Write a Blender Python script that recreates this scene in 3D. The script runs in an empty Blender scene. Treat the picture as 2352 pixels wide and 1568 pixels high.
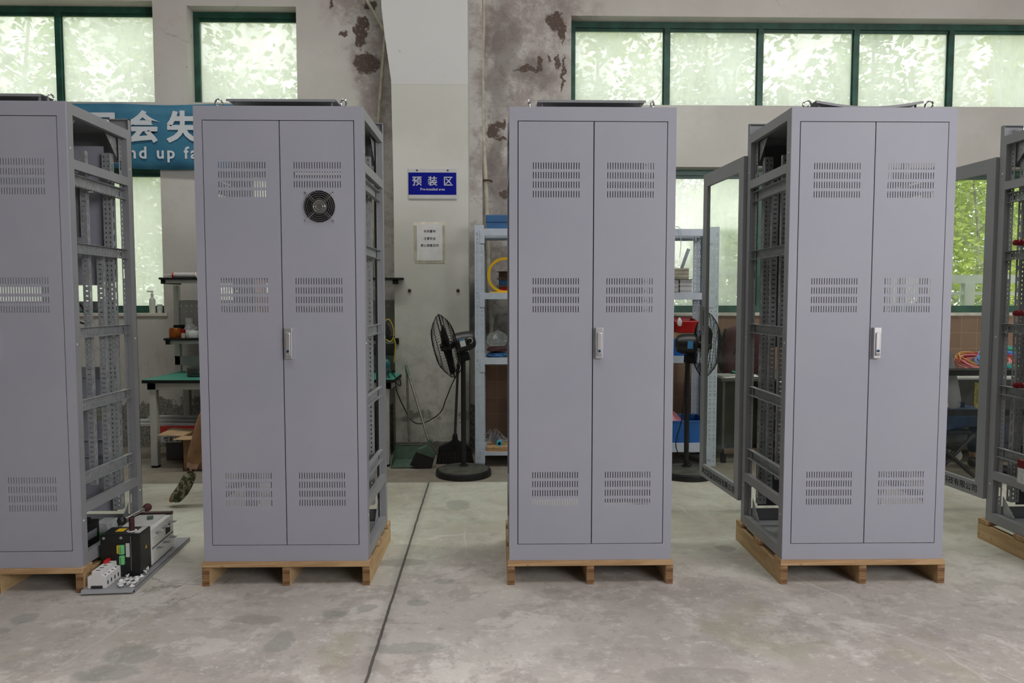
import bpy, math, random
from math import sin, cos, pi, radians as R
from mathutils import Vector, Matrix
random.seed(7)
SC = bpy.context.scene
C = SC.collection

# ------------------------------------------------------------------ camera, world, lights, exposure
CAMZ = 1.4036; FPX = 1623.2; PITCH = .05896; YAW = .020776
cd = bpy.data.cameras.new('camera'); cam = bpy.data.objects.new('camera', cd); C.objects.link(cam)
cd.sensor_width = 36; cd.lens = FPX / 2352 * 36; cd.clip_end = 200; cd.clip_start = .05
cam.location = (0, 0, CAMZ); cam.rotation_euler = (pi / 2 - PITCH, 0, -YAW)
SC.camera = cam
vs = SC.view_settings
vs.view_transform = 'Standard'; vs.look = 'None'; vs.gamma = 1; vs.use_curve_mapping = False
vs.exposure = 0.0

w = bpy.data.worlds.new('sky'); SC.world = w; w.use_nodes = True
bg = w.node_tree.nodes['Background']
bg.inputs[0].default_value = (1.0, 1.0, .985, 1); bg.inputs[1].default_value = 2.7

def area(name, loc, target, sx, sy, power, col=(1, 1, 1)):
    l = bpy.data.lights.new(name, 'AREA'); l.shape = 'RECTANGLE'; l.size = sx; l.size_y = sy
    l.energy = power; l.color = col
    o = bpy.data.objects.new(name, l); C.objects.link(o); o.location = loc
    o.rotation_euler = (Vector(target) - Vector(loc)).to_track_quat('-Z', 'Y').to_euler()
    return o
# added fill lights standing in for unseen windows behind the camera and roof lights
area('window_light', (5.8, -3.2, 3.5), (1.6, 3.5, 1.1), 4.5, 2.4, 365, (1, .975, 1.0))
area('roof_light', (.4, 1.2, 5.85), (.4, 1.2, 0), 8, 1.6, 64, (1, .965, .95)).data.spread = R(112)
area('roof_light', (.3, 4.5, 5.85), (.3, 4.5, 0), 9, .6, 126, (1, 1, .95)).data.spread = R(135)
sun = bpy.data.lights.new('sun', 'SUN'); sun.energy = 5.0; sun.angle = R(3); sun.color = (1, .97, .85)
so = bpy.data.objects.new('sun', sun); C.objects.link(so); so.rotation_euler = (R(28), R(-18), 0)

# ------------------------------------------------------------------ pixel -> place helpers (real distances given)
def _ray(x, y):
    u = (x - 1176) / FPX; v = -(y - 784) / FPX
    d = cos(PITCH) + v * sin(PITCH); z = -sin(PITCH) + v * cos(PITCH)
    return (u * cos(YAW) + d * sin(YAW), -u * sin(YAW) + d * cos(YAW), z)
def at(x, y, Y):
    r = _ray(x, y); t = Y / r[1]
    return Vector((r[0] * t, Y, CAMZ + r[2] * t))
def fl(x, y, Z=0.0):
    r = _ray(x, y); t = (Z - CAMZ) / r[2]
    return Vector((r[0] * t, r[1] * t, Z))

# ------------------------------------------------------------------ materials
def new_mat(name):
    m = bpy.data.materials.new(name); m.use_nodes = True
    nt = m.node_tree
    return m, nt, nt.nodes['Principled BSDF']
class N:
    """tiny node builder"""
    def __init__(s, nt): s.nt = nt
    def put(s, sock, v):
        if isinstance(v, bpy.types.NodeSocket): s.nt.links.new(v, sock)
        else: sock.default_value = v
    def math(s, op, a, b=0.0, c=None, clamp=False):
        n = s.nt.nodes.new('ShaderNodeMath'); n.operation = op; n.use_clamp = clamp
        s.put(n.inputs[0], a); s.put(n.inputs[1], b)
        if c is not None: s.put(n.inputs[2], c)
        return n.outputs[0]
    def pos(s, scale=(1, 1, 1), loc=(0, 0, 0), kind='Object'):
        tc = s.nt.nodes.new('ShaderNodeTexCoord'); mp = s.nt.nodes.new('ShaderNodeMapping')
        mp.inputs['Scale'].default_value = scale; mp.inputs['Location'].default_value = loc
        s.nt.links.new(tc.outputs[kind], mp.inputs[0]); return mp.outputs[0]
    def world(s):
        g = s.nt.nodes.new('ShaderNodeNewGeometry'); return g.outputs['Position']
    def noise(s, vec, scale, detail=4, rough=.55, dist=0.0, out=0):
        n = s.nt.nodes.new('ShaderNodeTexNoise'); s.put(n.inputs['Vector'], vec)
        n.inputs['Scale'].default_value = scale; n.inputs['Detail'].default_value = detail
        n.inputs['Roughness'].default_value = rough; n.inputs['Distortion'].default_value = dist
        return n.outputs[out]
    def ramp(s, f, stops):
        n = s.nt.nodes.new('ShaderNodeValToRGB'); cr = n.color_ramp
        while len(cr.elements) < len(stops): cr.elements.new(.5)
        for e, (p, c) in zip(cr.elements, stops):
            e.position = p; e.color = (c, c, c, 1) if isinstance(c, (int, float)) else (*c, 1)
        s.put(n.inputs[0], f); return n.outputs[0]
    def step(s, f, a, b):
        n = s.nt.nodes.new('ShaderNodeMapRange'); n.interpolation_type = 'SMOOTHSTEP'
        s.put(n.inputs[0], f); n.inputs[1].default_value = a; n.inputs[2].default_value = b
        return n.outputs[0]
    def mix(s, f, a, b, mode='MIX'):
        n = s.nt.nodes.new('ShaderNodeMix'); n.data_type = 'RGBA'; n.blend_type = mode
        s.put(n.inputs[0], f)
        s.put(n.inputs[6], a if isinstance(a, bpy.types.NodeSocket) else (*a, 1))
        s.put(n.inputs[7], b if isinstance(b, bpy.types.NodeSocket) else (*b, 1))
        return n.outputs[2]
    def xyz(s, vec):
        n = s.nt.nodes.new('ShaderNodeSeparateXYZ'); s.put(n.inputs[0], vec); return n.outputs
    def vadd(s, a, b, op='ADD'):
        n = s.nt.nodes.new('ShaderNodeVectorMath'); n.operation = op; s.put(n.inputs[0], a); s.put(n.inputs[1], b); return n.outputs[0]
    def bump(s, h, strength, dist=.002):
        n = s.nt.nodes.new('ShaderNodeBump'); n.inputs['Strength'].default_value = strength
        n.inputs['Distance'].default_value = dist; s.put(n.inputs['Height'], h); return n.outputs[0]
    def warp(s, vec, scale, amt, detail=5):
        n = s.noise(vec, scale, detail, .65, out=1)
        v = s.vadd(n, (.5, .5, .5), 'SUBTRACT'); v = s.vadd(v, (amt, amt, amt), 'MULTIPLY')
        return s.vadd(vec, v)
    def blob(s, comps, cx, cy, rx, ry, soft=.15):
        """1 inside a distorted ellipse; comps = (a, b) sockets"""
        a = s.math('DIVIDE', s.math('SUBTRACT', comps[0], cx), rx); b = s.math('DIVIDE', s.math('SUBTRACT', comps[1], cy), ry)
        d = s.math('ADD', s.math('MULTIPLY', a, a), s.math('MULTIPLY', b, b))
        return s.step(d, 1 + soft, 1 - soft)
    def mx(s, lst):
        r = lst[0]
        for q in lst[1:]: r = s.math('MAXIMUM', r, q)
        return r

def plain(name, col, rough=.5, metal=0.0, var=.08, vscale=8, bump=0.0, bscale=200, spec=.5, trans=0.0, alpha=None, emis=None):
    m, nt, p = new_mat(name); n = N(nt)
    v = n.pos()
    f = n.noise(v, vscale, 4)
    lo = tuple(c * (1 - var) for c in col); hi = tuple(min(1, c * (1 + var)) for c in col)
    nt.links.new(n.mix(n.step(f, .3, .7), lo, hi), p.inputs['Base Color'])
    p.inputs['Roughness'].default_value = rough; p.inputs['Metallic'].default_value = metal
    p.inputs['Specular IOR Level'].default_value = spec
    if trans: p.inputs['Transmission Weight'].default_value = trans
    if bump: nt.links.new(n.bump(n.noise(v, bscale, 2), bump), p.inputs['Normal'])
    return m

M = {}
def powder():
    m, nt, p = new_mat('grey_powder_coat'); n = N(nt); v = n.pos()
    f = n.noise(v, 1.6, 3); g = n.noise(v, 900, 2)
    c = n.mix(n.step(f, .3, .7), (.335, .342, .40), (.365, .372, .425))
    c = n.mix(n.math('MULTIPLY', n.step(g, .35, .7), .25), c, (.27, .27, .29))
    nt.links.new(c, p.inputs['Base Color'])
    p.inputs['Roughness'].default_value = .5; p.inputs['Specular IOR Level'].default_value = .35
    nt.links.new(n.bump(g, .25, .0006), p.inputs['Normal'])
    return m
M['paint'] = powder()
M['frame'] = plain('grey_frame_paint', (.265, .27, .283), .45, 0, .05, 3, .15, 700, .4)
M['zinc'] = plain('galvanised_steel', (.42, .44, .455), .42, .65, .22, 60)
M['galv'] = plain('grey_galvanised_strip', (.33, .345, .35), .5, .2, .12, 40)
M['dark'] = plain('charcoal_steel', (.06, .06, .065), .5)  # also colours inner panels dark in place of shade inside the cabinets
M['chrome'] = plain('chrome', (.78, .78, .78), .14, 1, .03)
M['silver'] = plain('satin_silver_casting', (.62, .62, .63), .33, .75, .03)
M['lock'] = plain('dark_blue_lock', (.01, .045, .09), .3)
M['rivet'] = plain('pale_rivet', (.5, .5, .5), .4, .4)
M['black'] = plain('black_plastic', (.006, .006, .0065), .4, 0, .3, 20)
M['blackmatt'] = plain('black_matt', (.012, .012, .013), .75, 0, .3, 20, spec=.2)
M['bristle'] = plain('black_bristle', (.01, .009, .009), .6, 0, .5, 150)
M['base'] = plain('dusty_black_base', (.05, .05, .04), .75, 0, .35, 14)
M['shelf'] = plain('pale_blue_grey_enamel', (.50, .565, .64), .4, 0, .06, 12)
M['shelfhole'] = plain('punched_slot_shade', (.07, .08, .10), .6)
M['benchwhite'] = plain('bench_grey_enamel', (.42, .43, .40), .45, 0, .06, 6)
M['greenmat'] = plain('green_rubber_mat', (.04, .23, .165), .55, 0, .08, 5)
M['red'] = plain('red_plastic', (.55, .012, .012), .35)
M['darkred'] = plain('dark_red_insulator', (.16, .006, .012), .22)
M['maroon'] = plain('maroon_cloth', (.06, .018, .019), .85, 0, .25, 30)
M['blue'] = plain('blue_plastic', (.008, .10, .34), .4, 0, .12, 6)
M['blueshade'] = plain('blue_folder_board', (.03, .115, .27), .6)
M['cyan'] = plain('cyan_card', (.03, .38, .55), .5)
M['yellow'] = plain('yellow_plastic', (.75, .45, .005), .45)
M['white'] = plain('white_plastic', (.66, .66, .65), .4, 0, .04)
M['offwhite'] = plain('off_white_plastic', (.55, .56, .52), .45, 0, .06)
M['paper'] = plain('white_paper', (.62, .62, .61), .8, 0, .05, 15)
M['ink'] = plain('black_ink', (.02, .02, .022), .8)
M['signblue'] = plain('sign_blue', (.0, .004, .21), .6, 0, .05, spec=.15)
M['signgrey'] = plain('sign_light_grey', (.50, .50, .50), .4, 0, .04)
M['letter'] = plain('pale_lettering', (.62, .66, .70), .5, 0, .03)
M['copper'] = plain('copper_winding', (.42, .12, .025), .35, .8, .35, 90)
M['termgreen'] = plain('green_terminal', (.16, .52, .20), .5)
M['card'] = plain('brown_cardboard', (.26, .15, .075), .85, 0, .12, 9)
M['cardin'] = plain('cardboard_inside', (.40, .27, .15), .85, 0, .1, 9)
M['clear'] = plain('cloudy_plastic', (.6, .63, .62), .3, 0, .15, 40)
M['pipe'] = plain('aged_cream_conduit', (.40, .375, .29), .55, 0, .18, 14)
M['rust'] = plain('rusted_clip', (.06, .035, .02), .8, 0, .4, 60)
M['gbroom'] = plain('grey_green_plastic', (.07, .12, .085), .5, 0, .2, 12)
M['broomstick'] = plain('worn_metal_stick', (.17, .17, .13), .5, .3, .25, 40)
M['wiregreen'] = plain('teal_wire', (.02, .38, .27), .4)
M['wirered'] = plain('red_wire', (.50, .02, .03), .4)
M['wireyellow'] = plain('yellow_wire', (.55, .42, .03), .4)
M['wireblue'] = plain('blue_wire', (.10, .28, .68), .4)
M['wirepink'] = plain('pink_wire', (.70, .28, .30), .4)
M['desk'] = plain('olive_grey_desk', (.07, .07, .055), .6, 0, .2, 6)
M['deskedge'] = plain('brown_wood_edge', (.13, .085, .05), .6)
M['drum'] = plain('dirty_black_bin', (.03, .03, .026), .7, 0, .5, 12)
M['caster'] = plain('cream_caster_wheel', (.30, .28, .22), .7, 0, .2, 20)
M['skin'] = plain('skin', (.45, .27, .19), .55, 0, .06)
M['hair'] = plain('black_hair', (.012, .010, .009), .6)
M['tan'] = plain('tan_brown_trouser_cloth', (.30, .16, .085), .9, 0, .2, 12)
M['shirtdark'] = plain('brown_shirt_cloth', (.20, .13, .09), .9, 0, .15, 12)
M['jeans'] = plain('dark_blue_denim', (.018, .035, .075), .9, 0, .3, 80)
M['bark'] = plain('pale_bark', (.30, .29, .24), .9, 0, .3, 10)
M['outwhite'] = plain('white_painted_steel', (.72, .77, .77), .5, 0, .05)
M['greenframe'] = plain('dark_green_window_frame', (.016, .075, .050), .45, 0, .3, 9)
M['sill'] = plain('pale_sill_plaster', (.66, .62, .54), .85, 0, .15, 12)
M['brass'] = plain('brass', (.5, .38, .12), .3, .9)
M['led'] = plain('pale_blue_sticker', (.05, .22, .45), .5)

def camo():
    m, nt, p = new_mat('camouflage_cloth'); n = N(nt); v = n.pos()
    c = n.mix(n.step(n.noise(v, 28, 2), .48, .52), (.07, .075, .04), (.26, .25, .16))
    c = n.mix(n.step(n.noise(v, 40, 2, .5, 1), .56, .6), c, (.035, .035, .03))
    nt.links.new(c, p.inputs['Base Color']); p.inputs['Roughness'].default_value = .9
    return m
M['camo'] = camo()
def stripes():
    m, nt, p = new_mat('fine_striped_grey_knit'); n = N(nt); x = n.xyz(n.world())
    s = n.math('SINE', n.math('MULTIPLY', x[2], 800))
    c = n.mix(n.step(s, -.2, .5), (.10, .10, .105), (.24, .24, .25))
    nt.links.new(c, p.inputs['Base Color']); p.inputs['Roughness'].default_value = .9
    return m
M['knit'] = stripes()

def wood(name, col, dark, along='Y', ply=False):
    m, nt, p = new_mat(name); n = N(nt)
    sc = {'X': (1.2, 14, 14), 'Y': (14, 1.2, 14), 'P': (4, 4, 70)}['P' if ply else along]
    v = n.warp(n.pos(sc), .8, 1.2, 3)
    f = n.noise(v, 1.5, 5, .6)
    c = n.mix(n.step(f, .35, .65), dark, col)
    k = n.noise(n.pos((3, 3, 3)), 6, 3)
    c = n.mix(n.math('MULTIPLY', n.step(k, .6, .75), .55), c, (dark[0] * .6, dark[1] * .5, dark[2] * .4))
    nt.links.new(c, p.inputs['Base Color']); p.inputs['Roughness'].default_value = .75
    nt.links.new(n.bump(f, .3), p.inputs['Normal'])
    return m
M['woodx'] = wood('pine_board', (.50, .33, .17), (.34, .20, .09), 'X')
M['woody'] = wood('pine_stringer', (.54, .38, .20), (.42, .28, .135), 'Y')
M['ply'] = wood('laminated_ply_end', (.34, .20, .09), (.12, .055, .02), ply=True)

def floor_mat():
    m, nt, p = new_mat('worn_concrete_floor'); n = N(nt)
    P = n.world(); X = n.xyz(P)
    big = n.noise(P, .6, 6, .62, .15); mid = n.noise(P, 2.6, 9, .72, .15); fine = n.noise(n.vadd(P, (1, 1.25, 1), 'MULTIPLY'), 15, 8, .78, .1); grit = n.noise(P, 120, 4, .8)
    md2 = n.noise(n.vadd(P, (5, 9, 2)), 4.5, 8, .7, .2)
    c = n.mix(n.step(big, .36, .64), (.40, .365, .335), (.52, .485, .455))
    c = n.mix(n.math('MULTIPLY', n.step(mid, .52, .57), .42), c, (.66, .625, .595))
    c = n.mix(n.math('MULTIPLY', n.step(md2, .48, .42), .55), c, (.315, .285, .262))
    bl = n.noise(n.vadd(P, (2, 4, 7)), 1.1, 9, .68, .1)
    c = n.mix(n.math('MULTIPLY', n.step(bl, .50, .42), .40), c, (.30, .272, .25))
    c = n.mix(n.math('MULTIPLY', n.step(fine, .54, .66), .45), c, (.76, .73, .70))
    c = n.mix(n.math('MULTIPLY', n.step(fine, .45, .33), .50), c, (.22, .20, .18))
    c = n.mix(n.math('MULTIPLY', n.step(grit, .58, .70), .42), c, (.20, .185, .17))
    # greenish worn coat beyond the cabinets
    g = n.noise(P, 1.4, 5, .65, .5)
    gm = n.math('MULTIPLY', n.math('MULTIPLY', n.step(n.math('ADD', X[1], n.math('MULTIPLY', g, 1.6)), 4.0, 5.0), n.step(fine, .25, .6)), .75)
    c = n.mix(gm, c, n.mix(n.step(g, .4, .6), (.38, .37, .27), (.50, .54, .43)))
    gy = n.math('MULTIPLY', n.step(n.noise(P, 1.1, 6, .7, .9), .56, .68), .32)
    c = n.mix(gy, c, (.30, .30, .17))
    # back slab, darker and browner
    c = n.mix(n.math('MULTIPLY', n.step(X[1], 5.38, 5.40), .75), c, n.mix(n.step(mid, .4, .6), (.12, .092, .07), (.175, .14, .112)))
    # paint spots and stains
    w2 = n.xyz(n.warp(P, 5, .12))
    spots = [(fl(770, 1410), .055, .04), (fl(840, 1395), .05, .035), (fl(960, 1385), .05, .035), (fl(1020, 1333), .045, .035), (fl(1050, 1160), .09, .12),
             (fl(245, 1545), .12, .06), (fl(300, 1505), .10, .07), (fl(930, 1490), .16, .05), (fl(60, 1420), .05, .05), (fl(8, 1447), .04, .03), (fl(640, 1475), .06, .10)]
    sm = n.mx([n.blob((w2[0], w2[1]), q.x, q.y, a, b, .35) for q, a, b in spots])
    c = n.mix(n.math('MULTIPLY', sm, .42), c, (.19, .205, .185))
    st = n.mx([n.blob((w2[0], w2[1]), q.x, q.y, a, b, .3) for q, a, b in [(fl(1600, 1552), .20, .06), (fl(920, 1292), .13, .05), (fl(1665, 1259), .06, .05), (fl(590, 1420), .12, .05)]])
    c = n.mix(n.math('MULTIPLY', st, .5), c, (.24, .22, .20))
    # long thin scratches
    w3 = n.warp(P, 1.3, .22, 3); v1 = nt.nodes.new('ShaderNodeTexVoronoi'); v1.feature = 'DISTANCE_TO_EDGE'; v1.inputs['Scale'].default_value = .55
    n.put(v1.inputs['Vector'], n.vadd(w3, (3.1, .7, 0)))
    br = n.step(n.noise(P, .9, 3), .5, .6)
    c = n.mix(n.math('MULTIPLY', n.math('MULTIPLY', n.step(v1.outputs['Distance'], .0035, .0012), br), .45), c, (.62, .60, .57))
    v2 = nt.nodes.new('ShaderNodeTexVoronoi'); v2.feature = 'DISTANCE_TO_EDGE'; v2.inputs['Scale'].default_value = 1.1
    n.put(v2.inputs['Vector'], n.warp(P, 4, .25, 5))
    c = n.mix(n.math('MULTIPLY', n.math('MULTIPLY', n.step(v2.outputs['Distance'], .006, .002), n.step(n.noise(P, .7, 3), .56, .64)), .6), c, (.11, .10, .09))
    # arcs drawn on the floor in chalk
    for (a, b, rr) in ((1.05, 2.15, .93), (.15, 1.2, 1.45)):
        dx = n.math('SUBTRACT', X[0], a); dy = n.math('SUBTRACT', X[1], b)
        d = n.math('SQRT', n.math('ADD', n.math('MULTIPLY', dx, dx), n.math('MULTIPLY', dy, dy)))
        e = n.math('ABSOLUTE', n.math('SUBTRACT', d, rr))
        f = n.math('MULTIPLY', n.step(e, .0035, .001), n.step(X[0], 1.05, 1.3))
        c = n.mix(n.math('MULTIPLY', f, .5), c, (.60, .58, .55))
    # saw-cut joint
    xj = n.math('ADD', n.math('MULTIPLY', n.math('SUBTRACT', X[1], 2.526), -.0151), -.485)
    jd = n.math('ABSOLUTE', n.math('ADD', n.math('SUBTRACT', X[0], xj), n.math('MULTIPLY', n.math('SUBTRACT', n.noise(P, 9, 4, .7), .5), .012)))
    jm = n.math('MULTIPLY', n.step(jd, .0085, .004), n.step(X[1], 5.42, 5.36))
    jm = n.math('MAXIMUM', jm, n.math('MULTIPLY', n.step(n.math('ABSOLUTE', n.math('SUBTRACT', X[1], 5.39)), .006, .003), .6))
    c = n.mix(n.math('MULTIPLY', jm, .92), c, (.045, .04, .035))
    c = n.mix(n.math('MULTIPLY', n.step(jd, .05, .01), .25), c, (.15, .135, .12))
    nt.links.new(c, p.inputs['Base Color'])
    nt.links.new(n.ramp(mid, [(.3, .78), (.7, .55)]), p.inputs['Roughness'])
    p.inputs['Specular IOR Level'].default_value = .35
    h = n.math('ADD', n.math('MULTIPLY', fine, .5), n.math('MULTIPLY', jm, -2.0))
    nt.links.new(n.bump(h, .35, .003), p.inputs['Normal'])
    return m
M['floor'] = floor_mat()

def wall_mat():
    """old lime-washed plaster: mould around the pillar, flaked paint, damp base, brown tile dado on the right"""
    m, nt, p = new_mat('old_whitewashed_plaster'); n = N(nt)
    P = n.world(); X = n.xyz(P)
    a = n.noise(P, .9, 5, .6); f = n.noise(P, 6, 7, .7, .4); g = n.noise(P, 40, 4, .7)
    c = n.mix(n.step(a, .35, .65), (.50, .485, .445), (.58, .57, .53))
    c = n.mix(n.math('MULTIPLY', n.step(f, .56, .72), .3), c, (.44, .44, .42))
    c = n.mix(n.math('MULTIPLY', n.step(n.noise(P, 3.1, 7, .7), .55, .68), .35), c, (.50, .40, .36))
    c = n.mix(n.math('MULTIPLY', n.step(X[2], 3.0, 4.3), .45), c, (.46, .41, .38))
    # mould around the pillar
    wx = n.xyz(n.warp(P, 1.6, .7, 6))
    md = n.mx([n.blob((wx[0], wx[2]), .05, 2.9, .62, 1.9, .55), n.blob((wx[0], wx[2]), -.95, 3.2, .36, 2.2, .45), n.blob((wx[0], wx[2]), -1.15, 4.25, .45, .6, .5), n.blob((wx[0], wx[2]), .3, 4.1, .6, .7, .5)])
    mc = n.mix(n.step(n.noise(P, 2.4, 8, .72, 0), .42, .60), (.27, .22, .205), (.49, .465, .435))
    c = n.mix(n.math('MULTIPLY', md, .8), c, mc)
    sp = n.noise(P, 11, 8, .8)
    c = n.mix(n.math('MULTIPLY', n.math('MULTIPLY', n.step(sp, .53, .62), md), .4), c, (.17, .14, .13))
    c = n.mix(n.math('MULTIPLY', n.math('MULTIPLY', n.step(sp, .46, .38), md), .45), c, (.54, .51, .48))
    blot = n.math('MULTIPLY', n.mx([n.blob((wx[0], wx[2]), .30, 3.55, .22, .13, .8), n.blob((wx[0], wx[2]), .28, 3.15, .15, .12, .8), n.blob((wx[0], wx[2]), .04, 3.6, .12, .5, .8), n.blob((wx[0], wx[2]), .02, 2.6, .10, .6, .8)]), .6)
    c = n.mix(blot, c, (.14, .115, .105))
    wp = n.xyz(n.warp(P, 13, .16, 7)); YW = 6.75
    pl = []
    for x, y, rx, ry in ((843, 145, 32, 22), (828, 75, 14, 35), (838, 55, 8, 16), (790, 78, 9, 5), (850, 12, 16, 9), (760, 8, 5, 8), (1276, 48, 20, 22), (1288, 75, 8, 15),
                         (1212, 158, 32, 7), (1240, 144, 7, 14), (1263, 137, 4, 9), (1281, 140, 4, 18), (1131, 300, 13, 16), (1149, 290, 12, 9), (1160, 285, 5, 10), (1151, 318, 14, 5), (1160, 448, 12, 8), (1293, 170, 4, 40), (1293, 75, 3, 30)):
        q = at(x, y, YW); k = YW / FPX
        pl.append(n.blob((wp[0], wp[2]), q.x, q.z, rx * k, ry * k, .25))
    c = n.mix(n.math('MULTIPLY', n.mx(pl), n.step(g, .3, .45)), c, (.105, .075, .062))
    # small flecks
    c = n.mix(n.math('MULTIPLY', n.step(n.noise(P, 19, 5, .8), .655, .70), .7), c, (.16, .13, .11))
    # cracks
    v2 = nt.nodes.new('ShaderNodeTexVoronoi'); v2.feature = 'DISTANCE_TO_EDGE'; v2.inputs['Scale'].default_value = .8
    n.put(v2.inputs['Vector'], n.warp(P, 3, .35, 5))
    c = n.mix(n.math('MULTIPLY', n.math('MULTIPLY', n.step(v2.outputs['Distance'], .005, .002), n.step(n.noise(P, .9, 2), .52, .6)), .4), c, (.2, .18, .16))
    # bare damp render at the foot of the wall
    wz = n.math('ADD', X[2], n.math('MULTIPLY', n.noise(P, 7, 6, .7), -.55))
    dm = n.step(wz, .17, .15)
    c = n.mix(dm, c, n.mix(n.step(g, .4, .6), (.15, .15, .135), (.30, .30, .275)))
    # dirt streaks low on the wall
    lowr = n.math('MULTIPLY', n.step(n.noise(n.vadd(P, (1, 1, .25), 'MULTIPLY'), 9, 5, .7), .5, .72), n.step(X[2], 1.5, 1.1))
    c = n.mix(n.math('MULTIPLY', lowr, .35), c, (.30, .30, .26))
    # brown tile dado right of the pillar
    bt = nt.nodes.new('ShaderNodeTexBrick'); bt.offset = 0; bt.inputs['Scale'].default_value = 1
    bt.inputs['Brick Width'].default_value = .155; bt.inputs['Row Height'].default_value = .155; bt.inputs['Mortar Size'].default_value = .0022
    bt.inputs['Color1'].default_value = (.30, .195, .135, 1); bt.inputs['Color2'].default_value = (.26, .165, .115, 1); bt.inputs['Mortar'].default_value = (.40, .29, .21, 1)
    cb = nt.nodes.new('ShaderNodeCombineXYZ'); nt.links.new(X[0], cb.inputs[0]); nt.links.new(X[2], cb.inputs[1]); nt.links.new(cb.outputs[0], bt.inputs['Vector'])
    tc = n.mix(n.math('MULTIPLY', n.step(f, .55, .7), .5), bt.outputs[0], (.17, .115, .085))
    edge = n.math('ADD', .78, n.math('MULTIPLY', n.step(X[0], .9, 1.2), .47))
    tz = n.math('ADD', X[2], n.math('MULTIPLY', n.math('SUBTRACT', 1, n.step(X[0], .9, 1.2)), n.math('MULTIPLY', n.noise(P, 3, 4), .0)))
    tm = n.math('MULTIPLY', n.math('LESS_THAN', tz, edge), n.math('GREATER_THAN', X[0], -.2))
    c = n.mix(tm, c, tc)
    # dark mould band above the tiles behind the shelf
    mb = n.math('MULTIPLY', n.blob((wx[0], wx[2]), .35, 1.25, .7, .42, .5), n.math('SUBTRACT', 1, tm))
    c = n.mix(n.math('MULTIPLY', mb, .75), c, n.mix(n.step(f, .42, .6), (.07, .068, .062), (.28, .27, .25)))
    nt.links.new(c, p.inputs['Base Color']); p.inputs['Roughness'].default_value = .85
    p.inputs['Specular IOR Level'].default_value = .2
    nt.links.new(n.bump(n.math('ADD', f, n.math('MULTIPLY', g, .3)), .3, .006), p.inputs['Normal'])
    return m
M['wall'] = wall_mat()

def pillar_mat():
    m, nt, p = new_mat('painted_pillar_plaster'); n = N(nt)
    P = n.world(); X = n.xyz(P)
    a = n.noise(P, 1.2, 5, .6); f = n.noise(P, 8, 7, .72, .4); g = n.noise(P, 45, 4, .7)
    c = n.mix(n.step(a, .35, .65), (.50, .50, .45), (.57, .565, .52))
    c = n.mix(n.step(X[2], 3.283, 3.287), c, (.53, .53, .52))
    c = n.mix(n.math('MULTIPLY', n.step(n.math('ABSOLUTE', n.math('SUBTRACT', X[2], 3.285)), .004, .001), .5), c, (.3, .28, .25))
    dirt = n.math('MULTIPLY', n.step(X[2], 1.7, .3), n.step(f, .40, .66))
    c = n.mix(n.math('MULTIPLY', dirt, .62), c, (.26, .255, .215))
    c = n.mix(n.math('MULTIPLY', n.step(n.noise(P, 13, 4, .75), .68, .73), .5), c, (.22, .19, .15))
    red = n.math('MULTIPLY', n.step(n.noise(P, 5, 5, .75, 1), .66, .72), n.step(X[2], 1.9, 1.5))
    c = n.mix(n.math('MULTIPLY', red, .45), c, (.38, .24, .17))
    # band of flaked paint
    wz = n.math('ADD', X[2], n.math('MULTIPLY', n.math('SUBTRACT', n.noise(P, 9, 6, .75), .5), .3))
    bd = n.math('MULTIPLY', n.step(n.math('ABSOLUTE', n.math('SUBTRACT', wz, .37)), .05, .03), n.step(n.noise(P, 3, 3), .42, .5))
    c = n.mix(n.math('MULTIPLY', bd, .7), c, (.13, .13, .115))
    rt = n.math('MULTIPLY', n.step(n.math('ADD', X[0], n.math('MULTIPLY', f, .12)), -.27, -.23), n.step(X[2], .9, .6))
    c = n.mix(n.math('MULTIPLY', rt, .7), c, (.09, .085, .075))
    c = n.mix(n.math('MULTIPLY', n.step(n.math('ADD', X[2], n.math('MULTIPLY', f, .05)), .155, .14), .85), c, n.mix(n.step(g, .4, .6), (.07, .07, .062), (.15, .145, .13)))
    nt.links.new(c, p.inputs['Base Color']); p.inputs['Roughness'].default_value = .8
    p.inputs['Specular IOR Level'].default_value = .2
    nt.links.new(n.bump(n.math('ADD', f, n.math('MULTIPLY', g, .3)), .25, .004), p.inputs['Normal'])
    return m
M['pillar'] = pillar_mat()
M['hall'] = plain('hall_whitewash', (.36, .36, .34), .9, 0, .08, 1.5)
M['ceil'] = plain('hall_ceiling', (.55, .54, .52), .9, 0, .08, 1.5)

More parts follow.
